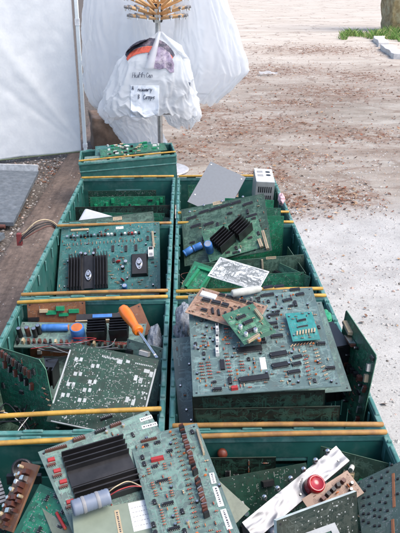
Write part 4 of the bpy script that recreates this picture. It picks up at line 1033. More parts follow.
        rng=random.Random(int(L*1e5)); nr=max(1,int(W/.0045)) if L>W else max(1,int(W/.004)); inkm=C['ink'] if W<.03 else C['grey']; nr=nr if W<.03 else 5
        for k in range(nr):
            y=(k+.5)/nr*W*.8-W*.4; x=-L*.42
            while x<L*.38:
                d=rng.uniform(.0012,.0035); b.box(x,min(x+d,L*.42),y-W*.12/nr-.0002,y+W*(.16 if W<.03 else -.06)/nr+.0002,.0003,.00045,inkm); x+=d+rng.uniform(.0008,.0022)
    elif kind=='knob':
        name='bolt_head'; r=W/2; b.lathe([(r*.55,-.004),(r*.55,.003),(r,.004),(r*1.02,.0065),(r*.8,.0095),(r*.4,.0115),(.0002,.012)],C['silver'],14)
    elif kind=='lamp':
        name='lamp_lens'; r=W/2; b.lathe([(r*.98,.0),(r*.98,.006)],C['black'],22)
        b.lathe([(r*.9,.006),(r*.92,H*.55),(r*.86,H*.75),(r*.7,H*.8),(r*.66,H*.76),(.0005,H*.74)],m,24)
    else:
        name={'copper':'copper_strip','greenp':'plastic_socket','black':'black_terminal','tan':'terminal_block','white':'white_terminal'}.get(c,'terminal')
        b.box(-L/2,L/2,-W/2,W/2,0,H,m,taper=min(L,W)*.08)
    me=b.mesh(name); CACHE[key]=(name,me); return name,me
def fit(o, key, th):
    items=FITTED.get(key,[])
    for k,(kind,x,y,a,L,W,H,c,z) in enumerate(items):
        nm,me=comp_mesh(kind,L,W,H,c)
        jz=.0002*(k%3)
        link(nm,me,o,Matrix.Translation((x,y,th/2+z+jz))@Matrix.Rotation(a,4,'Z'))

# ------------------------------------------------------------------ printed circuit boards
def pcb_mats(st):
    base,tr=STY[st][:2]
    return (mat('pcb_'+st, base, .42, var=.3, scale=55, stain=tuple(Vector(base)*.45+Vector((.03,.025,.018))), stain_scale=14, stain_amt=.8),
            mat('track_'+st, tr, .38, var=.2, scale=80))
STY=dict(
 main=((0.088,0.138,0.134),(0.165,0.25,0.235),1.25,'lead'), teal=((0.0208,0.1080,0.1040),(0.0440,0.1600,0.1520),.8,'lead'), pale=((0.108,0.162,0.147),(0.1600,0.2560,0.2160),1.0,'lead'),
 dark=((0.0048,0.0280,0.0176),(0.0096,0.0480,0.0304),1.0,'lead'), black=((0.0048,0.0112,0.0088),(.022,.058,.042),1.2,'track'), olive=((0.0256,0.0600,0.0416),(.075,.135,.10),.9,'track'),
 green=((0.0144,0.0840,0.0520),(0.0240,0.1680,0.0960),.9,'lead'), bright=((0.0080,0.1200,0.0600),(0.0160,0.2240,0.1120),.6,'lead'), turq=((0.0280,0.2080,0.1960),(0.0560,0.2720,0.2560),.6,'lead'),
 small=((0.0400,0.1280,0.0800),(0.0960,0.2400,0.1440),.8,'lead'), white=((0.5280,0.5440,0.5440),(0.1360,0.1520,0.1520),.9,'track'), brown=((0.2880,0.1840,0.1280),(0.1920,0.1040,0.0680),.9,'track'),
 copperb=((0.1920,0.0760,0.0360),(0.2400,0.1040,0.0480),.5,'lead'), clearb=((0.0160,0.0280,0.0240),(0.0480,0.0600,0.0520),1.2,'track'), perfb=((0.0560,0.0920,0.0760),(0.0800,0.1200,0.1000),.6,'lead'), sage=((0.1360,0.1600,0.1200),(0.1520,0.1760,0.1360),.1,'lead'))
def board(key, name, label, st, clip=0, th=.0016, seed=0, dens=1., pads=None, cat='circuit board', edge=None, outline=None):
    M,wd,ht=pose(key); b=MB(); mb,mt=pcb_mats(st); rng=random.Random(seed+hash_(key))
    mp=C['lead'] if STY[st][3]=='lead' else mt
    ed=mat('edge_'+(edge or st), tuple(Vector(STY[st][0])*1.5+Vector((.05,.06,.045))) if not edge else edge_cols[edge], .6)
    # slab with small corner variations
    if outline: pts=[(x*wd,y*ht) for x,y in outline]
    else:
        c=clip; pts=[(-wd/2,-ht/2),(wd/2,-ht/2),(wd/2,ht/2-c),(wd/2-c,ht/2),(-wd/2+c,ht/2),(-wd/2,ht/2-c)] if c else [(-wd/2,-ht/2),(wd/2,-ht/2),(wd/2,ht/2),(-wd/2,ht/2)]
    n=len(pts); vs=[(x,y,-th/2) for x,y in pts]+[(x,y,th/2) for x,y in pts]
    b.add(vs,[tuple(range(n-1,-1,-1)),tuple(range(n,2*n))],mb); b.add(vs,[(k,(k+1)%n,n+(k+1)%n,n+k) for k in range(n)],ed)
    # printed tracks: short manhattan walks with 45 degree jogs, a pad at each end
    area=wd*ht*1e6; N=int(min(620, area/85*STY[st][2]*dens)); g=.00254; z=th/2+.00012; hw=.00042
    def ok(x,y): return abs(x)<wd/2-.003 and abs(y)<ht/2-.003
    def strip(p,q):
        d=Vector((q[0]-p[0],q[1]-p[1])); 
        if d.length<1e-6: return
        e=d.normalized(); nrm=Vector((-e.y,e.x))*hw*lw
        b.add([(p[0]+nrm.x,p[1]+nrm.y,z),(p[0]-nrm.x,p[1]-nrm.y,z),(q[0]-nrm.x,q[1]-nrm.y,z+.00003),(q[0]+nrm.x,q[1]+nrm.y,z+.00003)],[(0,1,2,3)],mt)
    def pad(x,y,r,m=None):
        vs=[(x+r*math.cos(k*math.pi/3),y+r*math.sin(k*math.pi/3),z+.0001) for k in range(6)]; b.add(vs,[(0,1,2,3,4,5)],m or mp)
    for i in range(N):
        x=round(rng.uniform(-wd/2,wd/2)/g)*g; y=round(rng.uniform(-ht/2,ht/2)/g)*g
        if not ok(x,y): continue
        lw=rng.choice((.7,1,1,1,1.8,3.0 if rng.random()<.25 else 1)) if st!='white' else rng.choice((1.1,1.3,1.6)); horiz=rng.random()<.5
        bundle=rng.choice((1,1,1,2,4)); steps=rng.randint(2,5); path=[(x,y)]; sg=rng.choice((-1,1))
        for s in range(steps):
            l=g*rng.randint(1,9)*rng.choice((-1,1) if s==0 else (sg,))
            if s%2==1: l=g*rng.choice((1,2,3))*sg; nx,ny=(path[-1][0]+l,path[-1][1]+abs(l)*rng.choice((-1,1)))
            else: nx,ny=(path[-1][0]+l,path[-1][1]) if horiz else (path[-1][0],path[-1][1]+l)
            if not ok(nx,ny): break
            path.append((nx,ny))
        for k in range(bundle):
            o=k*g*.75; pp=[(px+(0 if horiz else o),py+(o if horiz else 0)) for px,py in path]
            if not all(ok(*q) for q in pp): continue
            for p,q in zip(pp,pp[1:]): strip(p,q)
            if rng.random()<.7: pad(*pp[0],.0009); pad(*pp[-1],.0009)
    for (x,y,rx,ry) in (pads or []):
        b.add([(x*wd-rx,y*ht-ry,z+.0002),(x*wd+rx,y*ht-ry,z+.0002),(x*wd+rx,y*ht+ry,z+.0002),(x*wd-rx,y*ht+ry,z+.0002)],[(0,1,2,3)],C['tinwhite'])
    for sx in(-1,1):
        for sy in(-1,1):
            if wd>.09 and ht>.07: pad(sx*(wd/2-.007-clip*.5),sy*(ht/2-.007-clip*.5),.0022,C['black'])
    o=b.build(name,None,M); tag(o,label,cat); fit(o,key,th); return o
def hash_(s): return sum((i+1)*ord(ch) for i,ch in enumerate(s))
edge_cols={'clear':(.42,.47,.45)}
C['tinwhite']=mat('tinned_pad',(.36,.38,.38),.55,metal=.1)

rng=random.Random(4)
# dark green board with white pads
pp=[]
for x,y in ((-.37,.30),(-.17,.26),(-.33,.12),(-.15,.06),(-.37,-.02),(-.18,-.05),(-.39,-.16),(-.2,-.18)):
    pp+= [(x-.025,y,.0035,.0042),(x+.03,y+.01,.0030,.0042)]
for x,y in ((.30,.22),(.36,.20),(.27,-.06),(.34,-.08)): pp.append((x,y,.0035,.006))
pp+=[(.40,.33,.006,.004),(.455,.30,.0035,.006),(.08,.38,.0055,.005),(.17,.40,.004,.003)]
for i in range(11): pp.append((-.12+i*.018,.405-(i%3)*.004,.0011,.002))
for i in range(10): pp.append((.26+i*.02,.40,.0011,.0016))
for i in range(70): pp.append((rng.uniform(-.45,.47),rng.uniform(-.46,.3),rng.choice((.0009,.0011,.0016)),rng.choice((.0009,.0012,.0022))))
for i in range(14): pp.append((.40+rng.uniform(-.06,.07),.06+rng.uniform(-.2,.22),.0016,.0016))
pp+=[(-.49,.06,.0016,.06),(.489,-.02,.0016,.07),(0,-.485,.085,.0012)]

board('L3','circuit_board','large teal circuit board with tall black finned heatsink and black transistor block, left column','teal',seed=1)
board('pads','circuit_board','dark green bare board dotted with bright tinned pads, under the screwdriver tip','dark',seed=2,pads=pp,dens=1.1)
board('long','circuit_board','long narrow circuit board carrying blue capacitors and row of brown parts behind the orange screwdriver','pale',th=.004,seed=3)
board('brownL','circuit_board','plain copper brown board propped behind the orange screwdriver handle','copperb',seed=4,dens=.25)
board('leftlean','circuit_board','green circuit board with clipped corner and dark chips, leaning at left photo edge','green',clip=.018,seed=5)
board('L4a','circuit_board','dark board standing hindmost in the far left crate','dark',seed=6)
board('L4b','circuit_board','bright green board with ragged parts standing in the far left crate','bright',seed=7)
board('L4c','circuit_board','wide blackish green board standing in front of the bright green board in far left crate','black',seed=8)
board('L4d','circuit_board','dull green board with tan label, sloping behind the large teal board','olive',seed=9)
board('main','circuit_board','largest grey green circuit board crowded with chips, lying level on top of right pile','main',seed=10,th=.0022)
board('under_main','circuit_board','pale green board lying directly below the largest grey green board','pale',seed=11)
board('front_up','circuit_board','black green board standing on edge under front edge of the largest board','black',seed=12)
board('front_low','circuit_board','black green board standing nearest the yellow bars of the right pile','black',seed=13)
board('teal','circuit_board','slate teal board slanting down at left side of the right pile','main',seed=14,dens=.4)
board('right_green','circuit_board','tall green board standing on edge against right crate wall, top above rim','green',seed=15,clip=.004)
board('brownR','circuit_board','tan board with black chips and white block, lying on the largest grey green board','brown',seed=16)
board('greensm','circuit_board','small green board with three white topped capacitors, lying over the tan board','small',seed=17)
board('turq','circuit_board','small bright turquoise board with row of tan contacts, on the largest grey green board','turq',seed=18)
board('whiteb','circuit_board','white board printed with dark track pattern, lying across the right pile','white',seed=19,dens=1.25)
board('olive','circuit_board','large olive green board with blue capacitors, leaning in the third crate of right column','olive',seed=20)
board('hsboard','circuit_board','pale green board with two black finned heatsinks lying on the large olive board','small',seed=21)
board('R3long','circuit_board','long olive board standing across the crate behind the white printed board','olive',seed=22,th=.003)
board('R3low','circuit_board','grass green board with dark loop tracks, standing right of the white printed board','green',seed=23)
board('R3frame','circuit_board','vivid green board with raised plastic frame, left of the white printed board','bright',seed=24)
board('R3g1','circuit_board','green board standing on edge, hindmost of three beside the large olive board','bright',seed=25)
board('R3g2','circuit_board','green board standing on edge, middle of three beside the large olive board','green',seed=26)
board('R3g3','circuit_board','green board standing on edge, foremost of three beside the large olive board','bright',seed=27)
board('R1back','circuit_board','dark green board standing at back of the nearest right crate','black',seed=28)
board('R1back2','circuit_board','narrow dark board standing beside the dark green board in nearest right crate','black',seed=29)
board('boardA','circuit_board','pale green board with broad black ribbed heatsink and white stickers, in nearest left crate','pale',seed=30,th=.002)
board('boardB','circuit_board','long pale green board with double row of upright black transistors, bottom centre','pale',seed=31,th=.002)
board('R1corner','circuit_board','bare sage green board corner poking out beside the silver strip','sage',seed=32)
board('brownR1','circuit_board','brown board with black parts tucked under the red lamp strip','brown',seed=33)
board('clear','circuit_board','speckled blackish board with pale bare edge, below the red lamp','clearb',seed=34,th=.006,edge='clear',pads=[(rng.uniform(-.48,.48),rng.uniform(-.48,.48),rng.choice((.0007,.001,.0014)),rng.choice((.0007,.001))) for _ in range(160)])
board('perf','circuit_board','grey green board punched with black holes and copper strip, bottom right','perfb',seed=35,dens=1.2)
board('bronze','circuit_board','narrow board packed with bronze and cream parts, standing at bottom left','copperb',seed=36,th=.004)
board('L1green','circuit_board','dark green board with white line tracks, beside the bronze packed board','green',seed=37)
board('L1pale','circuit_board','pale green sliver of board with one red resistor, bottom left','sage',seed=38)

def crowd(key,n,seed):
    o=[q for q in COL.objects if q.get('label')==key[1]][0]; M,wd,ht=pose(key[0]); rg=random.Random(seed); items=FITTED.get(key[0],[]); b=MB()
    tries=0; k=0
    while k<n and tries<n*40:
        tries+=1; kind,L,W,H,c=rg.choice((('resistor',.010,.0026,.003,'brown'),('resistor',.010,.0026,.003,'tan'),('resistor',.011,.0028,.003,'black'),('resistor',.010,.0026,.003,'red'),('ecap',.0045,.0045,.005,'black'),('chip',.010,.007,.0032,'black'),('disc',.005,.0022,.004,'orange'),('chip',.018,.0075,.0036,'black')))
        x=round(rg.uniform(-.47,.47)*wd/.0051)*.0051; y=round(rg.uniform(-.47,.47)*ht/.0051)*.0051; a=rg.choice((0,math.pi/2))
        rr=max(L,W)*.55
        if any(math.hypot(x-q[1],y-q[2])<rr+min(q[4],q[5])*.6 or (abs((x-q[1])*math.cos(q[3])+(y-q[2])*math.sin(q[3]))<q[4]/2+rr*.7 and abs(-(x-q[1])*math.sin(q[3])+(y-q[2])*math.cos(q[3]))<q[5]/2+rr*.7) for q in items): continue
        items=items+[(kind,x,y,a,L,W,H,c,0)]; nm,me=comp_mesh(kind,L,W,H,c); T=Matrix.Translation((x,y,.0012))@Matrix.Rotation(a,4,'Z')
        for p in me.polygons: b.add([me.vertices[i].co for i in p.vertices],[tuple(range(len(p.vertices)))],me.materials[p.material_index],T,p.use_smooth)
        k+=1
    me=b.mesh('small_components'); q=link('small_components',me,o); q['kind']='stuff'
crowd(('main','largest grey green circuit board crowded with chips, lying level on top of right pile'),190,5)
crowd(('boardB','long pale green board with double row of upright black transistors, bottom centre'),50,6)
crowd(('L3','large teal circuit board with tall black finned heatsink and black transistor block, left column'),60,7)

# ------------------------------------------------------------------ plastic crates
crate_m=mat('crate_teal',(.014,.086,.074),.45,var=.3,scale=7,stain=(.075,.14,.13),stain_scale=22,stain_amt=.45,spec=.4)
rim_m=mat('crate_rim',(.052,.17,.155),.45,var=.3,scale=25,stain=(.20,.31,.29),stain_scale=30,stain_amt=.6)  # paler than the body: dust, and light on the rim put into the colour
bar_m=mat('bar_ochre',(.42,.245,.042),.6,var=.3,scale=30,stain=(.22,.11,.04),stain_scale=26,stain_amt=.6)
bar_m2=mat('bar_rust',(.31,.165,.048),.65,var=.35,scale=30,stain=(.18,.08,.04),stain_scale=22,stain_amt=.7)
def wall(b, A,Bp,D,E, holes, m, th):
    """A,Bp bottom corners, D,E top corners above them; holes in unit u,v; thickness th towards the inside normal"""
    A,Bp,D,E=map(Vector,(A,Bp,D,E)); us=sorted({0,1}|{x for h in holes for x in h[:2]}); vs_=sorted({0,1}|{x for h in holes for x in h[2:]})
    nr=(Bp-A).cross(D-A).normalized()*th
    P=lambda i,j:(A.lerp(Bp,us[i])).lerp(D.lerp(E,us[i]),vs_[j])
    nu,nv=len(us),len(vs_); vs=[P(i,j) for j in range(nv) for i in range(nu)]+[P(i,j)+nr for j in range(nv) for i in range(nu)]
    K=nu*nv; idx=lambda i,j:j*nu+i
    def solid(i,j):
        if i<0 or j<0 or i>=nu-1 or j>=nv-1: return False
        cu=(us[i]+us[i+1])/2; cv=(vs_[j]+vs_[j+1])/2
        return not any(h[0]<cu<h[1] and h[2]<cv<h[3] for h in holes)
    fs=[]
    for j in range(nv-1):
        for i in range(nu-1):
            if not solid(i,j): continue
            a,b_,c,d=idx(i,j),idx(i+1,j),idx(i+1,j+1),idx(i,j+1)
            fs+=[(a,d,c,b_),(a+K,b_+K,c+K,d+K)]
            for (p,q,ni,nj) in ((a,b_,i,j-1),(b_,c,i+1,j),(c,d,i,j+1),(d,a,i-1,j)):
                if not solid(ni,nj): fs.append((p,q,q+K,p+K))
    b.add(vs,fs,m)
def crate(label, x0,x1,y0,y1,top, bars, floor, M=None, hgt=None):
    cx,cy=(x0+x1)/2,(y0+y1)/2; wx,ly=(x1-x0)/2,(y1-y0)/2; Hh=hgt or top
    t=tag(empty('plastic_crate',(cx,cy,0)),label,'crate','green plastic crates in two columns')
    if M is not None: t.matrix_world=M
    b=MB(); i=.006; tp=.012; X,Y=wx-i,ly-i; Z=Hh-.006
    sl=[]
    for k in range(9):
        u=.1+k*.1
        sl.append((u-.006,u+.006,1-.17/Hh-(.012/Hh if k%2 else 0),1-.10/Hh))
        if k%2==0: sl.append((u+.03,u+.042,1-.27/Hh,1-.20/Hh))
    eh=[] if hgt is None and top<.4 else [(.36,.64,1-.085/Hh,1-.045/Hh)]+[(u-.01,u+.01,1-.2/Hh,1-.13/Hh) for u in (.15,.27,.39,.5,.61,.73,.85)]
    c=[(-X+tp,-Y+tp,0),(X-tp,-Y+tp,0),(X-tp,Y-tp,0),(-X+tp,Y-tp,0)]; T=[(-X,-Y,Z),(X,-Y,Z),(X,Y,Z),(-X,Y,Z)]
    for k in range(4):
        a,e=k,(k+1)%4; wall(b,c[e],c[a],T[e],T[a],eh if k%2==0 else sl,crate_m,.004)
    b.box(-X+tp,X-tp,-Y+tp,Y-tp,floor-.004,floor,crate_m)
    # outer ribs
    for k in range(11):
        y=-Y+.04+k*(2*Y-.08)/10
        for s in(-1,1): b.box(min(s*X,s*(X+.0045)),max(s*X,s*(X+.0045)),y-.002,y+.002,.06,Hh-.03,crate_m) if k not in (0,10) else None
    body=b.build('crate_body',t)
    r=MB()
    def ring(o,inn,z0,z1,ch=.0):
        xo,yo=wx+o-.006,ly+o-.006; xi,yi=wx-inn,ly-inn
        q=[(xo,yo),(xi,yi)]; vs=[]
        for (px,py) in q:
            for z in (z0,z1): vs+=[(-px,-py,z),(px,-py,z),(px,py,z),(-px,py,z)]
        fs=[]
        for k in range(4):
            n=(k+1)%4; fs+=[(k,n,4+n,4+k),(8+n,8+k,12+k,12+n),(4+k,4+n,12+n,12+k),(n,k,8+k,8+n)]
        r.add(vs,fs,rim_m)
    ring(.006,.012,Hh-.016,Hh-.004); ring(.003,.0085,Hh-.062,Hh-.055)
    for k in range(5):
        y=-ly+.075+k*(2*ly-.15)/4
        for s in(-1,1):
            a,e=sorted((s*(wx-.011),s*(wx-.001))); r.box(a,e,y-.03,y+.03,Hh-.004,Hh+.0005,rim_m,taper=.0015); r.box(a,e,y+.040,y+.046,Hh-.004,Hh+.002,rim_m,taper=.001)
            a,e=sorted((s*(wx-.016),s*(wx-.012))); r.box(a,e,y-.004,y+.004,Hh-.05,Hh-.0165,rim_m)
    for k in range(4):
        x=-wx+.06+k*(2*wx-.12)/3
        for s in(-1,1):
            a,e=sorted((s*(ly-.010),s*(ly-.002))); r.box(x-.02,x+.02,a,e,Hh-.0039,Hh+.0005,rim_m,taper=.0015)
    for sx in(-1,1):
        for sy in(-1,1):
            a,e=sorted((sx*(wx-.0125),sx*(wx-.0005))); f,g=sorted((sy*(ly-.030),sy*(ly-.0125))); r.box(a,e,f,g,Hh-.05,Hh-.0165,rim_m,taper=.001)
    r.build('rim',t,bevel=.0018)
    inv=t.matrix_world.inverted() if M is not None else Matrix.Translation((-cx,-cy,0))
    for (A,E,mm) in bars:
        A=inv@Vector(A); E=inv@Vector(E); d=(E-A); mid=A+d*.5+Vector((0,.0015,.001)); q=d.normalized()
        pts=[A-q*.001,A+q*.001,A+d*.25+Vector((0,.001,.0007)),mid,A+d*.75+Vector((0,.0007,.0007)),E-q*.001,E+q*.001]
        bb=MB(); bb.tube(pts,[.0035]+[.0050]*5+[.0035],mm,10); bb.build('bale_arm',t)
    return t
y_,r_=bar_m,bar_m2
zb=.5645
crate('green crate nearest at bottom left, under the broad heatsink board',-.445,-.044,.492,1.090,.56,[((-.436,1.052,zb),(-.051,1.073,zb),y_)],.30)
crate('green crate of left column holding the orange screwdriver',-.445,-.044,1.098,1.690,.56,[((-.436,1.138,zb),(-.052,1.163,zb),y_),((-.440,1.655,zb),(-.051,1.684,zb),y_)],.30)
crate('green crate of left column holding the large teal heatsink board',-.445,-.044,1.698,2.292,.56,[((-.440,1.704,zb),(-.051,1.722,zb),r_),((-.437,2.259,zb),(-.051,2.283,zb),r_)],.30)
crate('green crate at far end of left column with the grey cover in it',-.445,-.044,2.300,2.900,.56,[((-.437,2.872,zb),(-.051,2.890,zb),y_)],.30)
crate('green crate nearest at bottom right, holding the red lamp strip',-.036,.377,.492,1.090,.56,[((-.028,1.070,zb),(.370,1.078,zb),r_)],.30)
crate('green crate of right column under the largest board pile',-.036,.377,1.098,1.690,.56,[((-.028,1.106,zb),(.370,1.102,zb),r_),((-.028,1.676,zb),(.370,1.682,zb),y_)],.30)
crate('green crate of right column holding the large olive board',-.036,.377,1.698,2.292,.56,[((-.028,1.716,zb),(.370,1.726,zb),y_),((-.028,2.283,zb),(.370,2.284,zb),y_)],.30)
crate('green crate at far end of right column, holding grey plate and silver box',-.036,.377,2.300,2.900,.56,[((-.028,2.392,zb),(.370,2.395,zb),y_),((-.028,2.888,zb),(.370,2.886,zb),y_)],.30)
# far crate, turned, standing on its own
FM=Matrix.Translation((-.331,4.20,-.008))@Matrix.Rotation(R(6),4,'Z')@Matrix.Rotation(R(-3.6),4,'Y')@Matrix.Translation((0,.17,0))
crate('low green crate on its own behind the two columns, one yellow bar across',-.30,.30,-.17,.17,.33,[],.12,M=FM)
o=bpy.context.scene.objects
fc=[q for q in COL.objects if q.get('label','').startswith('low green crate')][0]
bb=MB(); bb.tube([(-.296,-.150,.337),(-.28,-.150,.338),(0,-.148,.339),(.28,-.14,.338),(.296,-.14,.337)],.0055,bar_m,10); bb.build('bale_arm',fc)
def loose(name,label,M,wd,ht,st,seed,n=8,cols=('black','tan','white','greenp')):
    POSE[label]=([*M[0][:3],*M[1][:3],*M[2][:3]],list(M.translation),wd,ht)
    rg=random.Random(seed); FITTED[label]=[(rg.choice(('chip','block','ecap')),rg.uniform(-.42,.42)*wd,rg.uniform(-.35,.4)*ht,0,rg.uniform(.012,.03),rg.uniform(.008,.014),rg.uniform(.005,.014),rg.choice(cols),0) for _ in range(n)]
    return board(label,name,label,st,seed=seed)
for k,(dx,dy,st,zz,tl,rz,lab) in enumerate(((-.03,-.06,'pale',.315,6,-3,'pale green board with white parts lying in front in the low far crate'),(.04,.02,'green',.335,10,5,'green board lying in the middle of the low far crate'),(-.02,.08,'teal',.335,16,-2,'teal board lying at the back of the low far crate'))):
    loose('circuit_board',lab,FM@Matrix.Translation((dx,dy,zz))@Matrix.Rotation(R(rz),4,'Z')@Matrix.Rotation(R(tl),4,'X'),.48-.06*k,.12,st,60+k,26)
# ------------------------------------------------------------------ other contents
def place(key): return pose(key)
# galvanised and painted plates
galv=mat('galvanised',(.095,.112,.13),.6,metal=.1,var=.35,scale=30,stain=(.18,.20,.22),stain_scale=18,stain_amt=.6)
grey_steel=mat('grey_steel',(.125,.14,.16),.55,metal=.25,var=.12,scale=90)
M,wd,ht=pose('plateR4'); b=MB(); b.box(-wd/2,wd/2,-ht/2,ht/2,-.001,.001,grey_steel)
for s in(-1,1): a,e=sorted((s*wd/2,s*(wd/2-.0018))); b.box(a,e,-ht/2,ht/2,-.014,-.001,grey_steel)
b.box(-wd/2+.002,wd/2-.002,ht/2-.0018,ht/2,-.014,-.001,grey_steel)
for x,y in ((-.42,-.3),(.42,.42),(-.44,.44)): b.lathe([(.0025,.001),(.0025,.002)],C['silver'],8,Matrix.Translation((x*wd,y*ht,0)))
tag(b.build('metal_plate',None,M),'plain grey sheet metal plate tilted above the far right crate','metal plate')
M,wd,ht=pose('psu'); ht=.145
t=tag(empty('power_supply',M=M@Matrix.Translation((0,-.012,-.11))),'silver metal power supply box with slotted front and white top, far right crate','power supply')
b=MB(); b.box(-wd/2,wd/2,-ht/2,ht/2,0,.108,mat('psu_steel',(.42,.43,.42),.45,metal=.5,var=.12))
b.build('casing',t,bevel=.001)
b=MB(); b.box(-wd/2+.001,wd/2-.001,-ht/2+.001,ht/2-.001,.108,.1095,mat('psu_lid',(.66,.67,.66),.5,metal=.1,var=.06)); lid=b.build('lid',t)
for q,(x,y,mm) in enumerate(((.016,.035,'black'),(.016,.0,'black'),(-.016,.035,'grey'),(-.016,-.005,'grey'))):
    b=MB()
    if mm=='black': b.lathe([(.010,0),(.010,.0006)],C['black'],16)
    else:
        for k in range(5): b.box(-.012,.012,-.012+k*.005,-.010+k*.005,0,.0006,C['grey'])
    b.build('vent_hole' if mm=='black' else 'vent_slots',lid,Matrix.Translation((x,y,.1096)))
b=MB()
for r0 in range(2):
    for k in range(7): b.box(-wd*.36+k*wd*.11,-wd*.36+k*wd*.11+.004,-ht/2-.0008,-ht/2+.001,.028+r0*.036,.052+r0*.036,C['black'])
b.build('front_slots',t)
M,wd,ht=pose('greyslab'); b=MB(); b.box(-wd/2,wd/2,-ht/2,ht/2,-.012,.004,mat('grey_cover',(.52,.53,.55),.5,var=.08),taper=.004)
o=tag(b.build('plastic_cover',None,M,bevel=.008),'light grey rounded plastic cover lying in the far left crate','plastic cover')
b=MB(); b.lathe([(.009,0),(.012,.002),(.009,.004)],C['black'],16,caps=False); b.build('ring',o,Matrix.Translation((wd*.32,-ht*.05,.004)))
# silver strip with lamp
M,wd,ht=pose('silver'); ali=mat('brushed_aluminium',(.17,.175,.19),.42,metal=1,var=.25,scale=14,bump=.05)
b=MB(); ht*=1.05; gx,gy=90,14
def crz(x,y): v=Vector((x*20,y*45,1)); return .0012+.0030*noise.noise(v)+.0034*(.35-abs(noise.noise(v*1.5+Vector((4,4,4)))))+.0004*noise.noise(v*4)
b.add([(-wd/2+wd*i/gx,-ht/2+ht*j/gy,crz(wd*i/gx,ht*j/gy)) for j in range(gy+1) for i in range(gx+1)],[(j*(gx+1)+i,j*(gx+1)+i+1,(j+1)*(gx+1)+i+1,(j+1)*(gx+1)+i) for j in range(gy) for i in range(gx)],ali,None,True)
b.box(-wd/2,wd/2,-ht/2,ht/2,-.004,-.0015,ali); b.box(-wd/2,wd/2,-ht/2-.0012,-ht/2,-.016,.0010,C['black']); b.box(-wd/2,wd/2,ht/2-.0012,ht/2,-.02,-.0012,ali)
o=tag(b.build('lamp_strip',None,M,bevel=.0006),'shiny aluminium strip with red lamp and row of bolt heads','lamp strip'); fit(o,'silver',.0024)
b=MB()
for k in range(10):
    a=R(200-k*9); r0=.06; b.box(-.001,.001,-.0035,.0035,0,.0002,C['grey'],Matrix.Translation((.035+r0*math.cos(a)*.55,-.01+r0*math.sin(a)*.35,.0013))@Matrix.Rotation(a,4,'Z'))
b.build('engraved_arc',o)
b=MB(); b.add([(.02,-.018,-.004),(.055,-.018,-.004),(.05,-.042,-.012),(.012,-.050,-.02),(-.01,-.036,-.012)],[(0,1,2,3,4)],ali); b.add([(.02,-.018,-.0055),(.055,-.018,-.0055),(.05,-.042,-.0135),(.012,-.050,-.0215),(-.01,-.036,-.0135)],[(4,3,2,1,0)],ali); b.build('bracket',o)
for k,x in enumerate((-.085,-.062)):
    b=MB(); b.lathe([(.009,-.003),(.0095,.008),(.006,.011),(.0005,.012)],ali,14); b.build('bolt_head',o,Matrix.Translation((x,-.026,.0)))
# grey frame with green window
M,wd,ht=pose('greyframe'); b=MB(); fm=mat('frame_grey',(.30,.31,.31),.5)
for x0,x1,y0,y1 in ((-.5,.5,.30,.5),(-.5,.5,-.5,-.3),(-.5,-.3,-.3,.3),(.34,.5,-.3,.3)): b.box(x0*wd,x1*wd,y0*ht,y1*ht,-.003,.003,fm)
o=tag(b.build('window_plate',None,M),'flat grey metal frame round a green panel, below the speckled board','metal plate')
b=MB(); b.box(-.3*wd,.34*wd,-.3*ht,.3*ht,-.002,.0005,pcb_mats('green')[0]); b.build('green_panel',o)
# module cover on board A
M,wd,ht=pose('module'); b=MB(); b.box(-wd/2,wd/2,-ht/2,ht/2,-.02,.001,mat('module_sage',(.20,.235,.18),.5,var=.12),taper=.001)
o=tag(b.build('module_case',None,M,bevel=.001),'flat sage green module case with large white sticker, bottom left','module case'); fit(o,'module',.002)
# banded grey capacitor roll on board A
M,wd,ht=pose('boardA')
def ondir(a,bp): a,bp=Vector(a),Vector(bp); x=(bp-a).normalized(); z=Vector((0,0,1)); y=z.cross(x).normalized(); z=x.cross(y); return Matrix(((x.x,y.x,z.x,a.x),(x.y,y.y,z.y,a.y),(x.z,y.z,z.z,a.z),(0,0,0,1))),(bp-a).length
Mx,Lx=ondir((-.172,.824,.620),(-.119,.846,.624))
b=MB(); b.lathe([(.0105,0)]+[(.0125-.0006*(k%2),Lx*(k+.5)/22) for k in range(22)]+[(.011,Lx)],mat('blue_grey_sleeve',(.15,.18,.24),.45,var=.15),20,Mx,'x')
o=tag(b.build('capacitor_roll'),'blue grey ribbed cylinder with two pale bands, beside the broad heatsink','capacitor')
for u in (.3,.68):
    b=MB(); b.lathe([(.0126,Lx*u-.0025),(.0131,Lx*u),(.0126,Lx*u+.0025)],C['grey'],20,Mx,'x',caps=False); b.build('band',o)
for k in range(2):
    b=MB(); b.tube(spline([Mx@Vector((Lx,-.004+k*.008,.004)),Mx@Vector((Lx+.014,-.006+k*.01,.010)),Mx@Vector((Lx+.035,.0+k*.012,.004)),Mx@Vector((Lx+.05,-.004,.0))]),.0009,C[('red','tan')[k]],6); b.build('wire',o)
# screwdriver
tip=Vector((-.064,1.300,.600)); end=Vector((-.152,1.500,.620)); ax=(end-tip).normalized(); Ls=(end-tip).length
x=ax; y=Vector((0,0,1)).cross(x).normalized(); z=x.cross(y); SM=Matrix(((x.x,y.x,z.x,tip.x),(x.y,y.y,z.y,tip.y),(x.z,y.z,z.z,tip.z),(0,0,0,1)))
t=tag(empty('screwdriver',M=SM),'orange handled screwdriver leaning between brown board and padded dark board','screwdriver')
b=MB(); b.lathe([(.0032,.012),(.0032,Ls*.55)],C['silver'],10,None,'x'); b.box(0,.013,-.0032,.0032,-.0008,.0008,C['silver']); b.build('blade',t)
om=mat('orange_handle',(.80,.17,.012),.35,var=.1); hl=Ls*.50; b=MB(); n=18; prof=[(.010,0),(.0125,.004),(.0125,.012),(.0095,.020),(.0105,.04),(.0135,.07),(.0140,hl*.8),(.0125,hl*.96),(.008,hl)]
vs=[];fs=[]
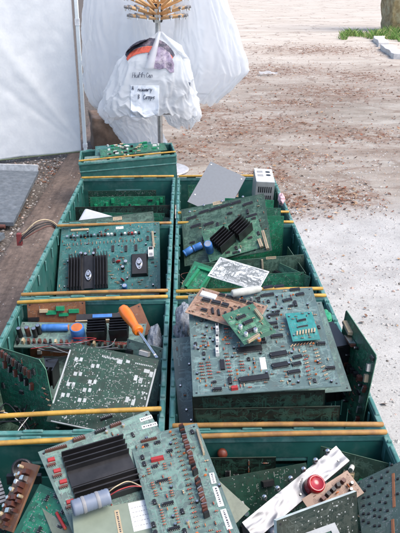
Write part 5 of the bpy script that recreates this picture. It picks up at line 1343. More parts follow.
for (r0,z0) in prof:
    for k in range(n):
        a=2*math.pi*k/n; rr=r0*(1-.07*(k%3==0)*(z0>.015)); vs.append((Ls*.5+z0,rr*math.cos(a),rr*math.sin(a)))
for i in range(len(prof)-1):
    for k in range(n): fs.append((i*n+k,i*n+(k+1)%n,(i+1)*n+(k+1)%n,(i+1)*n+k))
b.add(vs,fs,om,None,True); b.add(vs[:n],[tuple(range(n))],om); b.add(vs[-n:],[tuple(range(n))],om); b.build('handle',t)
# wire loom with red connector over the left rim
t=tag(empty('wire_loom',(-.56,2.22,.53)),'black and pale wires with red plug hanging over left crate rim','wires')
for k,(dz,mm) in enumerate(((0,'black'),(.006,'black'),(-.006,'brown'),(.014,'tan'))):
    b=MB(); b.tube(spline([(.14,.07+.004*k,-.02+dz),(.10,.05,.035+dz),(.06,.02,.035+dz*1.6),(.02,.0,.012+dz),(.002,-.004+k*.006-.01,-.006+k*.007)]),.0022,C[mm],6); b.build('wire',t)
b=MB(); b.box(-.008,.008,-.010,.010,-.018,.022,mat('dull_red',(.17,.03,.03),.6),taper=.001)
for k in range(4): b.box(-.0086,-.002,-.007,.007,-.014+k*.009,-.009+k*.009,C['brown'])
b.build('red_plug',t)
# grey roll
b=MB(); Mx,Lx=ondir((.098,1.375,.714),(.165,1.405,.712)); b.lathe([(.006,0),(.0085,.003),(.009,Lx*.6),(.0075,Lx*.92),(.004,Lx)],mat('grey_roll',(.40,.41,.38),.6),16,Mx,'x')
tag(b.build('rolled_paper'),'grey rolled tube lying between tan board and white printed board','roll')
# black finned block right of the pile
b=MB(); bm_=C['anod']; b.box(-.03,.03,-.055,.055,.075,.080,bm_)
for k in range(8): b.box(-.028,.028,-.052+k*.0145,-.049+k*.0145,-.06,.075,bm_)
b.box(-.006,.006,-.054,.054,-.06,.0749,bm_)
tag(b.build('heatsink_block',None,Matrix.Translation((.322,1.37,.535))@Matrix.Rotation(R(8),4,'Z')@Matrix.Rotation(R(-6),4,'Y')),'black heatsink block with flat top between largest board and tall green board','heatsink')
b=MB(); b.box(-.028,.028,-.02,.02,0,.05,bm_)
for k in range(6): b.box(-.027+k*.0105,-.0245+k*.0105,-.034,-.02,0,.05,bm_)
tag(b.build('heatsink_block',None,Matrix.Translation((-.335,1.44,.46))@Matrix.Rotation(R(-6),4,'Z')),'small black finned heatsink low under the long narrow board','heatsink')
# pieces in the left second crate
b=MB(); b.box(-.062,.062,-.010,.010,-.006,.006,C['black']); b.box(-.064,.064,-.0125,-.010,-.006,.0075,C['tan']); b.box(-.02,.03,-.004,.006,.006,.009,C['blue'])
tag(b.build('metal_channel',None,Matrix.Translation((-.225,1.64,.525))@Matrix.Rotation(R(4),4,'Z')@Matrix.Rotation(R(30),4,'X')),'slim black channel with cream edge at back of the screwdriver crate','channel')
def blob(name,label,cat,c,r,m,seed,amp=.35,fr=40,n=24):
    b=MB(); vs=[];fs=[]
    for i in range(n+1):
        th=math.pi*i/n
        for k in range(n*2):
            ph=math.pi*k/n; d=Vector((math.sin(th)*math.cos(ph),math.sin(th)*math.sin(ph),math.cos(th)))
            f=1+amp*(noise.noise(d*2+Vector((seed,0,0)))+.6*(.5-abs(noise.noise(d*5+Vector((0,seed,0))))*2)*.6)
            vs.append((d.x*r[0]*f,d.y*r[1]*f,d.z*r[2]*f))
    for i in range(n):
        for k in range(2*n): fs.append((i*2*n+k,i*2*n+(k+1)%(2*n),(i+1)*2*n+(k+1)%(2*n),(i+1)*2*n+k))
    b.add(vs,fs,m,None,True); return tag(b.build(name,None,Matrix.Translation(c)),label,cat)
film=mat('grey_film',(.20,.22,.25),.25,var=.35,scale=160,stain=(.38,.40,.43),stain_scale=70,stain_amt=.6,bump=.6)
blob('bubble_wrap','crumpled grey bubble wrap beside the slate teal board','bubble wrap',(-.008,1.47,.585),(.022,.06,.05),film,3)
blob('bubble_wrap','crumpled grey bubble wrap behind the orange screwdriver shaft','bubble wrap',(-.078,1.52,.51),(.020,.07,.04),film,8,.25)
blob('paper_scrap','crumpled pink and white paper scrap by the silver power supply box','paper',(.350,2.46,.592),(.012,.022,.02),mat('pink_paper',(.6,.38,.42),.7,var=.3,scale=60),5)
blob('rubber_grip','bright green rubber lump on right rim beside the largest board','rubber',(.346,1.56,.563),(.016,.032,.012),C['greenp'],6,.2)
b=MB(); b.lathe([(.009,-.006),(.0095,.003),(.0065,.006),(.0005,.007)],mat('dull_orange',(.12,.025,.012),.5),18,Matrix.Rotation(R(70),4,'X')); tag(b.build('plug_cap',None,Matrix.Translation((.064,1.068,.528))),'round dull orange cap at back of the nearest right crate','cap')
b=MB(); b.lathe([(.016,-.014),(.018,.0),(.018,.014),(.014,.015),(.013,.012),(.0005,.012)],C['black'],20,Matrix.Rotation(R(50),4,'X')); b.box(-.03,.03,-.004,.004,-.03,-.012,C['anod'])
tag(b.build('motor',None,Matrix.Translation((-.288,1.0,.553))),'round black motor at the back of the nearest left crate','motor')
# ribbon of grey ribs, bottom left
b=MB()
for k in range(9): b.box(-.05,.05,-.028+k*.007,-.0235+k*.007,0,.003,C['grey'])
b.box(-.05,.05,-.03,.036,-.002,-.0002,C['black']); tag(b.build('ribbed_panel',None,Matrix.Translation((-.37,.97,.52))@Matrix.Rotation(R(28),4,'Z')@Matrix.Rotation(R(25),4,'X')),'ribbed dark grey panel at left edge above the bronze packed board','ribbed panel')
# tangle of black cable behind the left leaning board
rg=random.Random(7); t=tag(empty('cable_tangle',(-.36,1.20,.47)),'tangled black cables with pale wire under left leaning board','cables')
for k in range(9):
    pts=[(rg.uniform(-.07,.07),rg.uniform(-.05,.06),rg.uniform(-.04,.06)) for _ in range(5)]
    b=MB(); b.tube(spline(pts),.0016 if k<7 else .001,C['black'] if k<7 else C['white'],6); b.build('cable',t)
for (lab,c,sz,n_,seed) in (('thin loose wires curling over the long narrow board with blue capacitors',(-.27,1.50,.515),(.12,.05,.018),5,21),('thin loose wires lying between the red lamp strip and back wall',(.22,.99,.475),(.10,.05,.025),5,22),('thin loose wires beside the blue capacitors of the olive board',(.02,1.98,.47),(.04,.07,.025),5,23),('thin loose wires in far right crate below the grey plate',(.20,2.48,.48),(.10,.06,.05),6,24),('thin loose wires at bottom left between bronze packed board and crate wall',(-.36,.90,.50),(.06,.08,.05),7,25)):
    rg=random.Random(seed); t=tag(empty('loose_wires',c),lab,'wires')
    for k in range(n_):
        pts=[(rg.uniform(-1,1)*sz[0],rg.uniform(-1,1)*sz[1],rg.uniform(-1,1)*sz[2]) for _ in range(5)]
        b=MB(); b.tube(spline(pts),.0011,C[rg.choice(('black','black','brown','tan','grey','black','red'))],6); b.build('wire',t)
# deep clutter: further boards standing in shade so no crate reads empty
fillers=[((-.34,1.645,.485),'copperb','dark copper board standing behind left end of the long narrow board',(.15,.16),(78,0,4)),((-.22,1.50,.43),'pale','pale board lying flat low under the long narrow board',(.32,.16),(8,0,-4)),((.09,2.80,.44),'green','green board standing behind the grey sheet metal plate',(.16,.22),(80,0,6)),((-.20,2.49,.43),'green','mid green board standing right behind the grey cover',(.24,.2),(82,0,-3)),((.335,2.0,.46),'dark','bottle green board flat against the right wall near white printed board',(.22,.16),(86,0,-84)),((-.38,1.36,.44),'olive','olive board sunk upright left of the padded dark board',(.14,.20),(70,0,25)),((-.11,1.42,.46),'pale','pale board wedged upright right of the long narrow board',(.10,.20),(75,0,-30)),((.30,1.92,.44),'small','mid green board standing askew by the right wall of olive board crate',(.16,.2),(78,0,-55)),((.24,2.48,.44),'teal','teal board tilted between grey plate and silver power supply',(.18,.22),(60,0,12)),((.30,1.03,.44),'olive','olive board standing at right end of the nearest right crate',(.13,.2),(80,0,-25)),((.12,.985,.45),'dark','bottle green board slanting just behind the bolt heads',(.22,.16),(62,0,14)),((-.08,2.46,.42),'olive','olive board leaning right of the grey cover',(.12,.2),(70,0,-20)),((-.20,1.40,.42),'dark','dark board lying low beneath the padded dark board',(.30,.20),(-18,6,10)),((.15,1.42,.50),'olive','olive board low beneath the pale board of the right pile',(.28,.26),(10,-4,3)),
 ((.20,.98,.38),'dark','dark board lying deep behind the silver strip',(.26,.14),(35,0,6)),((.19,2.66,.40),'dark','dark board lying deep behind the grey plate',(.30,.22),(20,5,-4)),((.24,2.06,.42),'black','blackish board lying deep under the large olive board',(.24,.14),(50,0,4)),((-.25,1.90,.38),'black','blackish board lying under the large teal board',(.32,.22),(30,0,-3))]
for k,(c,st,lab,sz,rot) in enumerate(fillers):
    loose('circuit_board',lab,Matrix.Translation(c)@Matrix.Rotation(R(rot[2]),4,'Z')@Matrix.Rotation(R(rot[1]),4,'Y')@Matrix.Rotation(R(rot[0]),4,'X'),sz[0],sz[1],st,80+k,14)

# ------------------------------------------------------------------ ground
PATCH=[(.55,4.35,.42,.30),(1.05,4.5,.25,.28),(.62,5.0,.2,.3),(.35,3.9,.12,.2),(.8,5.6,.5,.45),(.9,7.0,.7,.6),(1.6,6.4,.8,.5),(2.2,5.9,.5,.35),(.45,6.7,.5,.8),(.25,7.6,.4,.7),(.75,10.4,.45,.9),(1.4,11.2,1.2,1.0),(2.6,10.5,.8,.9),(1.9,9.0,1.0,.8),(3.2,7.4,.8,.5),(1.2,8.2,.6,.5),(-1.05,5.1,.25,.3),(-1.3,4.95,.25,.2),(.05,5.9,.35,.5),(2.6,14.5,1.5,1.2),(3.6,9.0,.7,.8),(-1.1,3.2,.2,.7)]
def patch(x,y):
    s=0
    for (px,py,rx,ry) in PATCH:
        d=((x-px)/rx)**2+((y-py)/ry)**2
        if d<3: s=max(s,math.exp(-d*1.1)*(1.25 if py<5.3 else .8))
    return s
def gh(x,y):
    v=Vector((x,y,0)); return .012*noise.noise(v*1.1)+.006*noise.noise(v*4.7)+.004*noise.noise(v*15)+(.0035*noise.noise(v*38) if y<6 else 0)-.012
def ground():
    xs=[-150,-60,-25,-12,-6]+[-3+.05*i for i in range(161)]+[5.4+.3*i for i in range(18)]+[12,16,25,60,150]
    ys=[-60,-20,-5,-1,0]+[.4+.045*i for i in range(160)]+[7.7+.12*i for i in range(90)]+[19+.8*i for i in range(30)]+[45,60,90,150,320]
    nx,ny=len(xs),len(ys); vs=[(x,y,gh(x,y) if -8<x<14 and -2<y<46 else -.012) for y in ys for x in xs]
    fs=[(j*nx+i,j*nx+i+1,(j+1)*nx+i+1,(j+1)*nx+i) for j in range(ny-1) for i in range(nx-1)]
    me=bpy.data.meshes.new('ground'); me.from_pydata(vs,[],fs)
    for p in me.polygons: p.use_smooth=True
    a=me.attributes.new('litter','FLOAT','POINT'); a.data.foreach_set('value',[min(1,patch(v[0],v[1])) for v in vs])
    m=bpy.data.materials.new('worn_concrete'); m.use_nodes=True; t=m.node_tree; N=t.nodes; L=t.links; b=N['Principled BSDF']; b.inputs['Roughness'].default_value=.9; b.inputs['Specular IOR Level'].default_value=.2
    tc=N.new('ShaderNodeTexCoord')
    def nz(s,d,r=.65,vec=None,sc=None):
        n=N.new('ShaderNodeTexNoise'); n.inputs['Scale'].default_value=s; n.inputs['Detail'].default_value=d; n.inputs['Roughness'].default_value=r
        if sc: mp=N.new('ShaderNodeMapping'); mp.inputs['Scale'].default_value=sc; L.new(tc.outputs['Object'],mp.inputs[0]); L.new(mp.outputs[0],n.inputs['Vector'])
        else: L.new(tc.outputs['Object'],n.inputs['Vector'])
        return n.outputs['Fac']
    def ramp(f,stops):
        r=N.new('ShaderNodeValToRGB'); e=r.color_ramp.elements
        while len(e)<len(stops): e.new(.5)
        for k,(p,c) in enumerate(stops): e[k].position=p; e[k].color=(*c,1) if len(c)==3 else c
        L.new(f,r.inputs[0]); return r.outputs[0]
    def mix(f,a,bb,typ='MIX'):
        x=N.new('ShaderNodeMixRGB'); x.blend_type=typ
        for i,q in ((0,f),(1,a),(2,bb)):
            if isinstance(q,(int,float)): x.inputs[i].default_value=q
            elif isinstance(q,tuple): x.inputs[i].default_value=(*q,1)
            else: L.new(q,x.inputs[i])
        return x.outputs[0]
    def math_(op,a,bb):
        x=N.new('ShaderNodeMath'); x.operation=op
        for i,q in enumerate((a,bb)):
            if isinstance(q,(int,float)): x.inputs[i].default_value=q
            else: L.new(q,x.inputs[i])
        x.use_clamp=True; return x.outputs[0]
    sx=N.new('ShaderNodeSeparateXYZ'); L.new(tc.outputs['Object'],sx.inputs[0])
    def band(a,c,lo=0,hi=1):
        q=N.new('ShaderNodeMapRange'); q.inputs['From Min'].default_value=a; q.inputs['From Max'].default_value=c; q.inputs['To Min'].default_value=lo; q.inputs['To Max'].default_value=hi; L.new(sx.outputs['Y'],q.inputs['Value']); return q.outputs[0]
    near_c=ramp(nz(3.1,12,.75),[(.3,(.285,.28,.272)),(.48,(.405,.398,.386)),(.7,(.495,.488,.474))])
    mid_c=ramp(nz(1.1,12,.74,sc=(.8,1.7,1)),[(.32,(.155,.130,.105)),(.45,(.27,.24,.205)),(.57,(.38,.355,.315)),(.70,(.48,.462,.42))])
    far_c=ramp(nz(.8,10,.7,sc=(.6,1.6,1)),[(.3,(.40,.345,.29)),(.5,(.52,.47,.41)),(.7,(.60,.555,.50))])
    base=mix(band(3.9,4.6),near_c,mid_c); base=mix(band(8.5,14),base,far_c)
    speck=ramp(nz(140,5,.8),[(.32,(.60,.57,.55)),(.47,(1,1,1)),(.68,(1.1,1.09,1.08))]); base=mix(1.,base,speck,'MULTIPLY')
    # hairline cracks and worn ruts
    vo=N.new('ShaderNodeTexVoronoi'); vo.feature='DISTANCE_TO_EDGE'; vo.inputs['Scale'].default_value=.75
    wn=N.new('ShaderNodeTexNoise'); wn.inputs['Scale'].default_value=2.0; wn.inputs['Detail'].default_value=6; L.new(tc.outputs['Object'],wn.inputs['Vector'])
    va=N.new('ShaderNodeMixRGB'); va.blend_type='ADD'; va.inputs[0].default_value=.9; L.new(tc.outputs['Object'],va.inputs[1]); L.new(wn.outputs['Color'],va.inputs[2]); L.new(va.outputs[0],vo.inputs['Vector'])
    ck=ramp(vo.outputs['Distance'],[(.004,(.75,.75,.75)),(.022,(0,0,0))]); base=mix(math_('MULTIPLY',ck,band(3.6,5.0,.15,.9)),base,(.17,.12,.095))
    at=N.new('ShaderNodeAttribute'); at.attribute_name='litter'
    n3=nz(1.0,9,.72,sc=(.8,2.0,1)); n4=nz(22,6,.8)
    dirt=ramp(n4,[(.3,(.10,.055,.038)),(.5,(.19,.112,.078)),(.7,(.30,.22,.17))])
    pass
    # clean pale apron near the crates, leaf-stained concrete further out
    far=N.new('ShaderNodeMapRange'); far.inputs['From Min'].default_value=3.9; far.inputs['From Max'].default_value=4.9; L.new(sx.outputs['Y'],far.inputs['Value'])
    far2=N.new('ShaderNodeMapRange'); far2.inputs['From Min'].default_value=9.5; far2.inputs['From Max'].default_value=15; far2.inputs['To Min'].default_value=1; far2.inputs['To Max'].default_value=.45; L.new(sx.outputs['Y'],far2.inputs['Value'])
    amt=math_('MULTIPLY',far.outputs[0],far2.outputs[0])
    sm=ramp(n3,[(.41,(0,0,0)),(.55,(.6,.6,.6)),(.72,(1,1,1))]); stainf=math_('MULTIPLY',sm,amt)
    pf=math_('MULTIPLY',at.outputs['Fac'],ramp(nz(9,8,.75),[(.40,(.05,.05,.05)),(.56,(1.3,1.3,1.3))]))
    f=math_('MAXIMUM',math_('MULTIPLY',stainf,.55),pf)
    col=mix(f,base,dirt)
    # dark gravelly soil left of the crates
    lf=N.new('ShaderNodeMapRange'); lf.inputs['From Min'].default_value=-.75; lf.inputs['From Max'].default_value=-.95; L.new(sx.outputs['X'],lf.inputs['Value'])
    soil=ramp(nz(60,6,.8),[(.32,(.035,.03,.028)),(.5,(.10,.085,.075)),(.66,(.22,.19,.17))]); col=mix(lf.outputs[0],col,soil)
    L.new(col,b.inputs['Base Color'])
    bp=N.new('ShaderNodeBump'); bp.inputs['Strength'].default_value=.55; bp.inputs['Distance'].default_value=.01; L.new(nz(70,6,.75),bp.inputs['Height']); L.new(bp.outputs[0],b.inputs['Normal'])
    me.materials.append(m); o=link('ground',me); tag(o,'pale worn concrete yard stained with leaf litter','ground',kind='structure')
ground()
# brown earth-stained strip running along the left of the crates
def strip():
    nx,ny=26,190; vs=[];fs=[]
    for j in range(ny+1):
        for i in range(nx+1):
            y=.6+j*(8.2/ny); x=-.965+i*(.60/nx); e=min(i,nx-i)/nx
            if i in(0,nx): x+=.014*noise.noise(Vector((i,y*6,2)))
            z=.022+.004*noise.noise(Vector((x*30,y*3,0)))+.004*noise.noise(Vector((x*9,y*9,1))) if 0<i<nx else -.03
            vs.append((x,y,z))
    for j in range(ny):
        for i in range(nx): a=j*(nx+1)+i; fs.append((a,a+1,a+nx+2,a+nx+1))
    me=bpy.data.meshes.new('path'); me.from_pydata(vs,[],fs)
    for p in me.polygons: p.use_smooth=True
    m=bpy.data.materials.new('weathered_plank'); m.use_nodes=True; t=m.node_tree; N=t.nodes; L=t.links; b=N['Principled BSDF']; b.inputs['Roughness'].default_value=.75
    tc=N.new('ShaderNodeTexCoord'); mp=N.new('ShaderNodeMapping'); mp.inputs['Scale'].default_value=(16,1.6,1); L.new(tc.outputs['Object'],mp.inputs[0])
    n=N.new('ShaderNodeTexNoise'); n.inputs['Scale'].default_value=1.6; n.inputs['Detail'].default_value=10; n.inputs['Roughness'].default_value=.7; L.new(mp.outputs[0],n.inputs['Vector'])
    n2=N.new('ShaderNodeTexNoise'); n2.inputs['Scale'].default_value=30; n2.inputs['Detail'].default_value=8; n2.inputs['Roughness'].default_value=.8; L.new(tc.outputs['Object'],n2.inputs['Vector'])
    r=N.new('ShaderNodeValToRGB'); e=r.color_ramp.elements; e[0].position=.32; e[0].color=(.075,.052,.04,1); e[1].position=.68; e[1].color=(.19,.145,.118,1); L.new(n.outputs['Fac'],r.inputs[0])
    r2=N.new('ShaderNodeValToRGB'); e=r2.color_ramp.elements; e[0].position=.3; e[0].color=(.38,.35,.33,1); e[1].position=.64; e[1].color=(1.15,1.1,1.08,1); L.new(n2.outputs['Fac'],r2.inputs[0])
    mx=N.new('ShaderNodeMixRGB'); mx.blend_type='MULTIPLY'; mx.inputs[0].default_value=1; L.new(r.outputs[0],mx.inputs[1]); L.new(r2.outputs[0],mx.inputs[2]); L.new(mx.outputs[0],b.inputs['Base Color'])
    bp=N.new('ShaderNodeBump'); bp.inputs['Strength'].default_value=.6; bp.inputs['Distance'].default_value=.006; L.new(n2.outputs['Fac'],bp.inputs['Height']); L.new(bp.outputs[0],b.inputs['Normal'])
    me.materials.append(m); tag(link('path',me),'brown weathered strip beside the left crates','path',kind='structure')
strip()
# leaf litter
rg=random.Random(11); b=MB(); lm=[mat('leaf_%s'%n,c,.7,var=.3,scale=90) for n,c in (('rust',(.22,.075,.035)),('brown',(.14,.07,.04)),('tan',(.33,.21,.12)),('dark',(.11,.06,.04)),('pale',(.40,.30,.22)))]
def leaf(x,y,z,s):
    a=rg.uniform(0,6.28); M=Matrix.Translation((x,y,z))@Matrix.Rotation(a,4,'Z')@Matrix.Rotation(rg.uniform(-.5,.5),4,'X')@Matrix.Rotation(rg.uniform(-.4,.4),4,'Y')
    h=rg.uniform(.05,.3)*s; wdt=rg.uniform(.22,.4)*s
    b.add([(-s*.5,0,0),(-s*.1,-wdt,h*.6),(s*.5,0,.1*s),(-s*.1,wdt,h*.6),(0,0,0)],[(0,1,4),(1,2,4),(2,3,4),(3,0,4)],rg.choices(lm,(4,4,3,2,1))[0],M)
cnt=0; tries=0
while cnt<11000 and tries<300000:
    tries+=1
    y=4+(rg.random()**1.7)*24; x=rg.uniform(-1.6,.32*y+1.2)
    p=patch(x,y)
    nzv=noise.noise(Vector((x*1.2,y*2.4,4)))
    if rg.random()<max(p*.8,((.02+.25*max(0,nzv-.05))*max(.12,1-max(0,y-9)/14)) if y>4.2 else .02):
        if -1.0<x<-.35 and y<4.5: continue
        leaf(x,y,gh(x,y)+.005,rg.choice((.5,.7,1,1.5))*rg.uniform(.008,.022)*(1+.03*y)); cnt+=1
for k in range(260):
    y=rg.uniform(.7,4.3); x=rg.uniform(.4,.32*y+1.0) if rg.random()<.72 else rg.uniform(-1.6,-.97)
    leaf(x,y,gh(x,y)+.006,rg.uniform(.010,.032))
for k in range(60): leaf(rg.uniform(-.95,-.46),rg.uniform(1.2,6.5),.030,rg.uniform(.008,.02))
tag(b.build('leaf_litter'),'scattered rust and brown dry leaves over the yard','leaf litter',kind='stuff')
# gravel
b=MB(); gm=[mat('stone_%s'%n,c,.85,var=.2,scale=60) for n,c in (('pale',(.43,.41,.395)),('mid',(.33,.31,.295)),('dark',(.13,.115,.105)),('pink',(.42,.31,.27)))]
def stone(x,y,z,s,m):
    M=Matrix.Translation((x,y,z))@Matrix.Rotation(rg.uniform(0,6.28),4,'Z')
    j=lambda:rg.uniform(.7,1.2)*s
    b.add([(j(),0,0),(0,j(),0),(-j(),0,0),(0,-j(),0),(rg.uniform(-.3,.3)*s,rg.uniform(-.3,.3)*s,j()*.7)],[(0,1,4),(1,2,4),(2,3,4),(3,0,4)],m,M)
for k in range(15000):
    y=.7+rg.random()**1.2*5.0; x=rg.uniform(.38,.32*y+1.0); stone(x,y,gh(x,y),rg.uniform(.0015,.006) if rg.random()<.93 else rg.uniform(.006,.013),rg.choices(gm,(6,3,.4,1.2))[0])
for k in range(5000):
    y=rg.uniform(2.6,6.4); x=rg.uniform(-2.1,-.955); stone(x,y,gh(x,y),rg.uniform(.004,.014),rg.choices(gm,(1,3,5,1))[0])
for k in range(2500):
    y=rg.uniform(4.5,13); x=rg.uniform(.0,.32*y+1.2); stone(x,y,gh(x,y),rg.uniform(.003,.011),rg.choices(gm,(6,3,2,1))[0])
for k in range(500): stone(rg.uniform(-.95,-.46),rg.uniform(1.4,7),.023,rg.uniform(.002,.006),rg.choices(gm,(1,3,4,1))[0])
tag(b.build('gravel'),'loose small stones on the yard surface','gravel',kind='stuff')

# ------------------------------------------------------------------ left metal trays
M,wd,ht=pose('tray'); b=MB(); wd=.50; off=Matrix.Translation((-.069,0,0)); b.box(-wd/2,wd/2,-ht/2,ht/2,-.001,.001,galv)
for s in(-1,1): a,e=sorted((s*wd/2,s*(wd/2-.002))); b.box(a,e,-ht/2,ht/2,-.022 if s>0 else -.001,.0009 if s>0 else .05,galv)
b.box(-wd/2+.002,wd/2-.002,ht/2-.010,ht/2,.0011,.045,mat('galv_lit',(.62,.63,.64),.45,metal=.3)); b.box(-wd/2+.0021,wd/2-.0021,-ht/2,-ht/2+.002,-.022,-.0011,galv)  # far rim of the same metal, its catch of light painted as a paler colour
b.box(-.145,-.141,ht/2-.07,ht/2-.0101,.0011,.035,galv)
tag(b.build('metal_tray',None,M@off),'large dull galvanised sheet metal tray lying left of the brown strip','metal tray')
b=MB(); b.box(-.3,.0,-.4,.0,0,.03,galv,taper=.002); tag(b.build('metal_sheet',None,Matrix.Translation((-1.0,3.66,.01))@Matrix.Rotation(R(-14),4,'Z')),'corner of pale metal sheet at left edge below the large tray','metal sheet')
b=MB(); b.tube(spline([(-1.45,3.82,.03),(-1.2,3.80,.035),(-1.03,3.79,.03)]),.012,C['brown'],8); tag(b.build('pipe'),'thin rusty brown pipe between the tray and pale metal sheet','pipe')

# ------------------------------------------------------------------ white tarp, pole
def fabric(name,col,trans=.35,rough=.5,scale=12,bump=.25,thin=0.):
    m=bpy.data.materials.new(name); m.use_nodes=True; t=m.node_tree; N=t.nodes; L=t.links; b=N['Principled BSDF']; out=N['Material Output']
    b.inputs['Base Color'].default_value=(*col,1); b.inputs['Roughness'].default_value=rough; b.inputs['Specular IOR Level'].default_value=.35
    tc=N.new('ShaderNodeTexCoord'); n=N.new('ShaderNodeTexNoise'); n.inputs['Scale'].default_value=scale; n.inputs['Detail'].default_value=6; L.new(tc.outputs['Object'],n.inputs['Vector'])
    r=N.new('ShaderNodeValToRGB'); r.color_ramp.elements[0].color=(*[c*.93 for c in col],1); r.color_ramp.elements[1].color=(*[min(.92,c*1.04) for c in col],1); L.new(n.outputs['Fac'],r.inputs[0]); L.new(r.outputs[0],b.inputs['Base Color'])
    bp=N.new('ShaderNodeBump'); bp.inputs['Strength'].default_value=bump; bp.inputs['Distance'].default_value=.01; L.new(n.outputs['Fac'],bp.inputs['Height']); L.new(bp.outputs[0],b.inputs['Normal'])
    tr=N.new('ShaderNodeBsdfTranslucent'); L.new(r.outputs[0],tr.inputs[0]); mx=N.new('ShaderNodeMixShader'); mx.inputs[0].default_value=trans; L.new(b.outputs[0],mx.inputs[1]); L.new(tr.outputs[0],mx.inputs[2]); fin=mx
    if thin:
        tp_=N.new('ShaderNodeBsdfTransparent'); m2=N.new('ShaderNodeMixShader'); m2.inputs[0].default_value=thin; L.new(mx.outputs[0],m2.inputs[1]); L.new(tp_.outputs[0],m2.inputs[2]); fin=m2
    L.new(fin.outputs[0],out.inputs[0])
    return m
tarp_m=fabric('tarp_white',(.87,.89,.91),.55,.5,60,.15)
A=Vector((-.845,5.645,0)); E=Vector((-2.75,4.752,0)); n1,n2=190,190; vs=[];fs=[]; nrm=(E-A).normalized().cross(Vector((0,0,1)))
for j in range(n2+1):
    for i in range(n1+1):
        u=i/n1; v=j/n2; X=u*(E-A).length; Zz=.03+v*2.2
        # creases fan out from the lower pole corner
        ang=math.atan2(Zz-.05,X+.02); rad=math.hypot(X,Zz)
        k=.010*math.exp(-((ang-1.15)/.13)**2)*min(1,rad*1.5)-.008*math.exp(-((ang-.95)/.06)**2)*min(1,rad*1.5)+.008*math.exp(-((ang-.72)/.05)**2)*min(1,rad)
        k+=.005*(.5-abs(noise.noise(Vector(((X+Zz)*2.6,(X-Zz)*.9,2)))*1.6))+.006*(.5-abs(noise.noise(Vector(((X+.6*Zz)*7,(X-Zz)*2,8)))*1.6))+.006*noise.noise(Vector((X*2.2,Zz*1.6,0)))+.007*(.5-abs(noise.noise(Vector((X*4,Zz*3,5)))))+.003*noise.noise(Vector((X*14,Zz*14,3)))
        p=A+(E-A)*u+nrm*k; vs.append((p.x,p.y,Zz+.008*noise.noise(Vector((X*3,0,9)))*(v<.02)))
fs=[(j*(n1+1)+i,j*(n1+1)+i+1,(j+1)*(n1+1)+i+1,(j+1)*(n1+1)+i) for j in range(n2) for i in range(n1)]
b=MB(); b.add(vs,fs,tarp_m,None,True); o=tag(b.build('tarpaulin'),'white tarpaulin side wall stretched from the tent pole at upper left','tarpaulin'); s_=o.modifiers.new('solid','SOLIDIFY'); s_.thickness=.0015
b=MB(); b.tube([A+Vector((.0,-.006,.028)),E+Vector((0,-.006,.028))],.006,mat('hem_dark',(.10,.13,.08),.8),6); b.build('hem_cord',o)
pole_m=mat('pole_white',(.78,.84,.84),.4,var=.06)
t=tag(empty('tent_pole',(-.815,5.655,0)),'slim pale tent pole at right edge of the tarpaulin','tent pole')
b=MB(); b.box(-.014,.014,-.014,.014,.012,2.3,pole_m); b.build('post',t,bevel=.004)
b=MB(); b.box(-.05,.05,-.05,.05,-.02,.012,C['silver']); b.build('foot_plate',t)
b=MB(); b.box(-.0165,.0165,-.0165,.0165,1.0,1.05,mat('clip_white',(.75,.78,.80),.5)); b.build('sleeve',t)
b=MB(); b.box(-.017,.017,-.017,.017,.06,.09,MATS['clip_white']); b.build('sleeve',t)

# ------------------------------------------------------------------ display stand with rods
t=tag(empty('display_stand',(-.185,5.15,0)),'steel pole stand with round base and fan of wooden rods at top','display stand')
steel=mat('stand_steel',(.45,.46,.47),.35,metal=.8)
b=MB(); b.lathe([(.21,0),(.21,.006),(.195,.012),(.03,.02),(.022,.05)],mat('base_grey',(.42,.42,.44),.45,metal=.2),40); b.build('base_disc',t)
b=MB(); b.lathe([(.019,.02),(.019,1.08)],steel,18); b.build('pole',t)
b=MB(); b.lathe([(.03,1.05),(.035,1.06),(.035,1.15),(.025,1.17)],C['black'],16); b.box(-.02,.02,-.05,-.03,1.05,1.14,C['silver']); b.build('hub',t)
wood=mat('rod_wood',(.66,.43,.22),.5,var=.25,scale=30)
for tier,(zz,nn,ln,up) in enumerate(((1.075,16,.19,.02),(1.105,18,.21,.045),(1.14,16,.21,.075),(1.18,14,.19,.10))):
    for k in range(nn):
        a=2*math.pi*(k+.5*tier)/nn+.1; d=Vector((math.cos(a),math.sin(a),0)); p=Vector((0,0,zz)); b=MB()
        b.tube([p+d*.034,p+d*ln+Vector((0,0,up))],.0085,wood,8); rod=b.build('rod',t)
        b=MB(); e=p+d*ln+Vector((0,0,up)); b.tube([e,e+d*.022+Vector((0,0,.004))],.0095,C['grey'],8); b.tube([e+d*.012,e+d*.016+Vector((0,0,-.022))],.005,C['silver'],6); b.build('clip',rod)

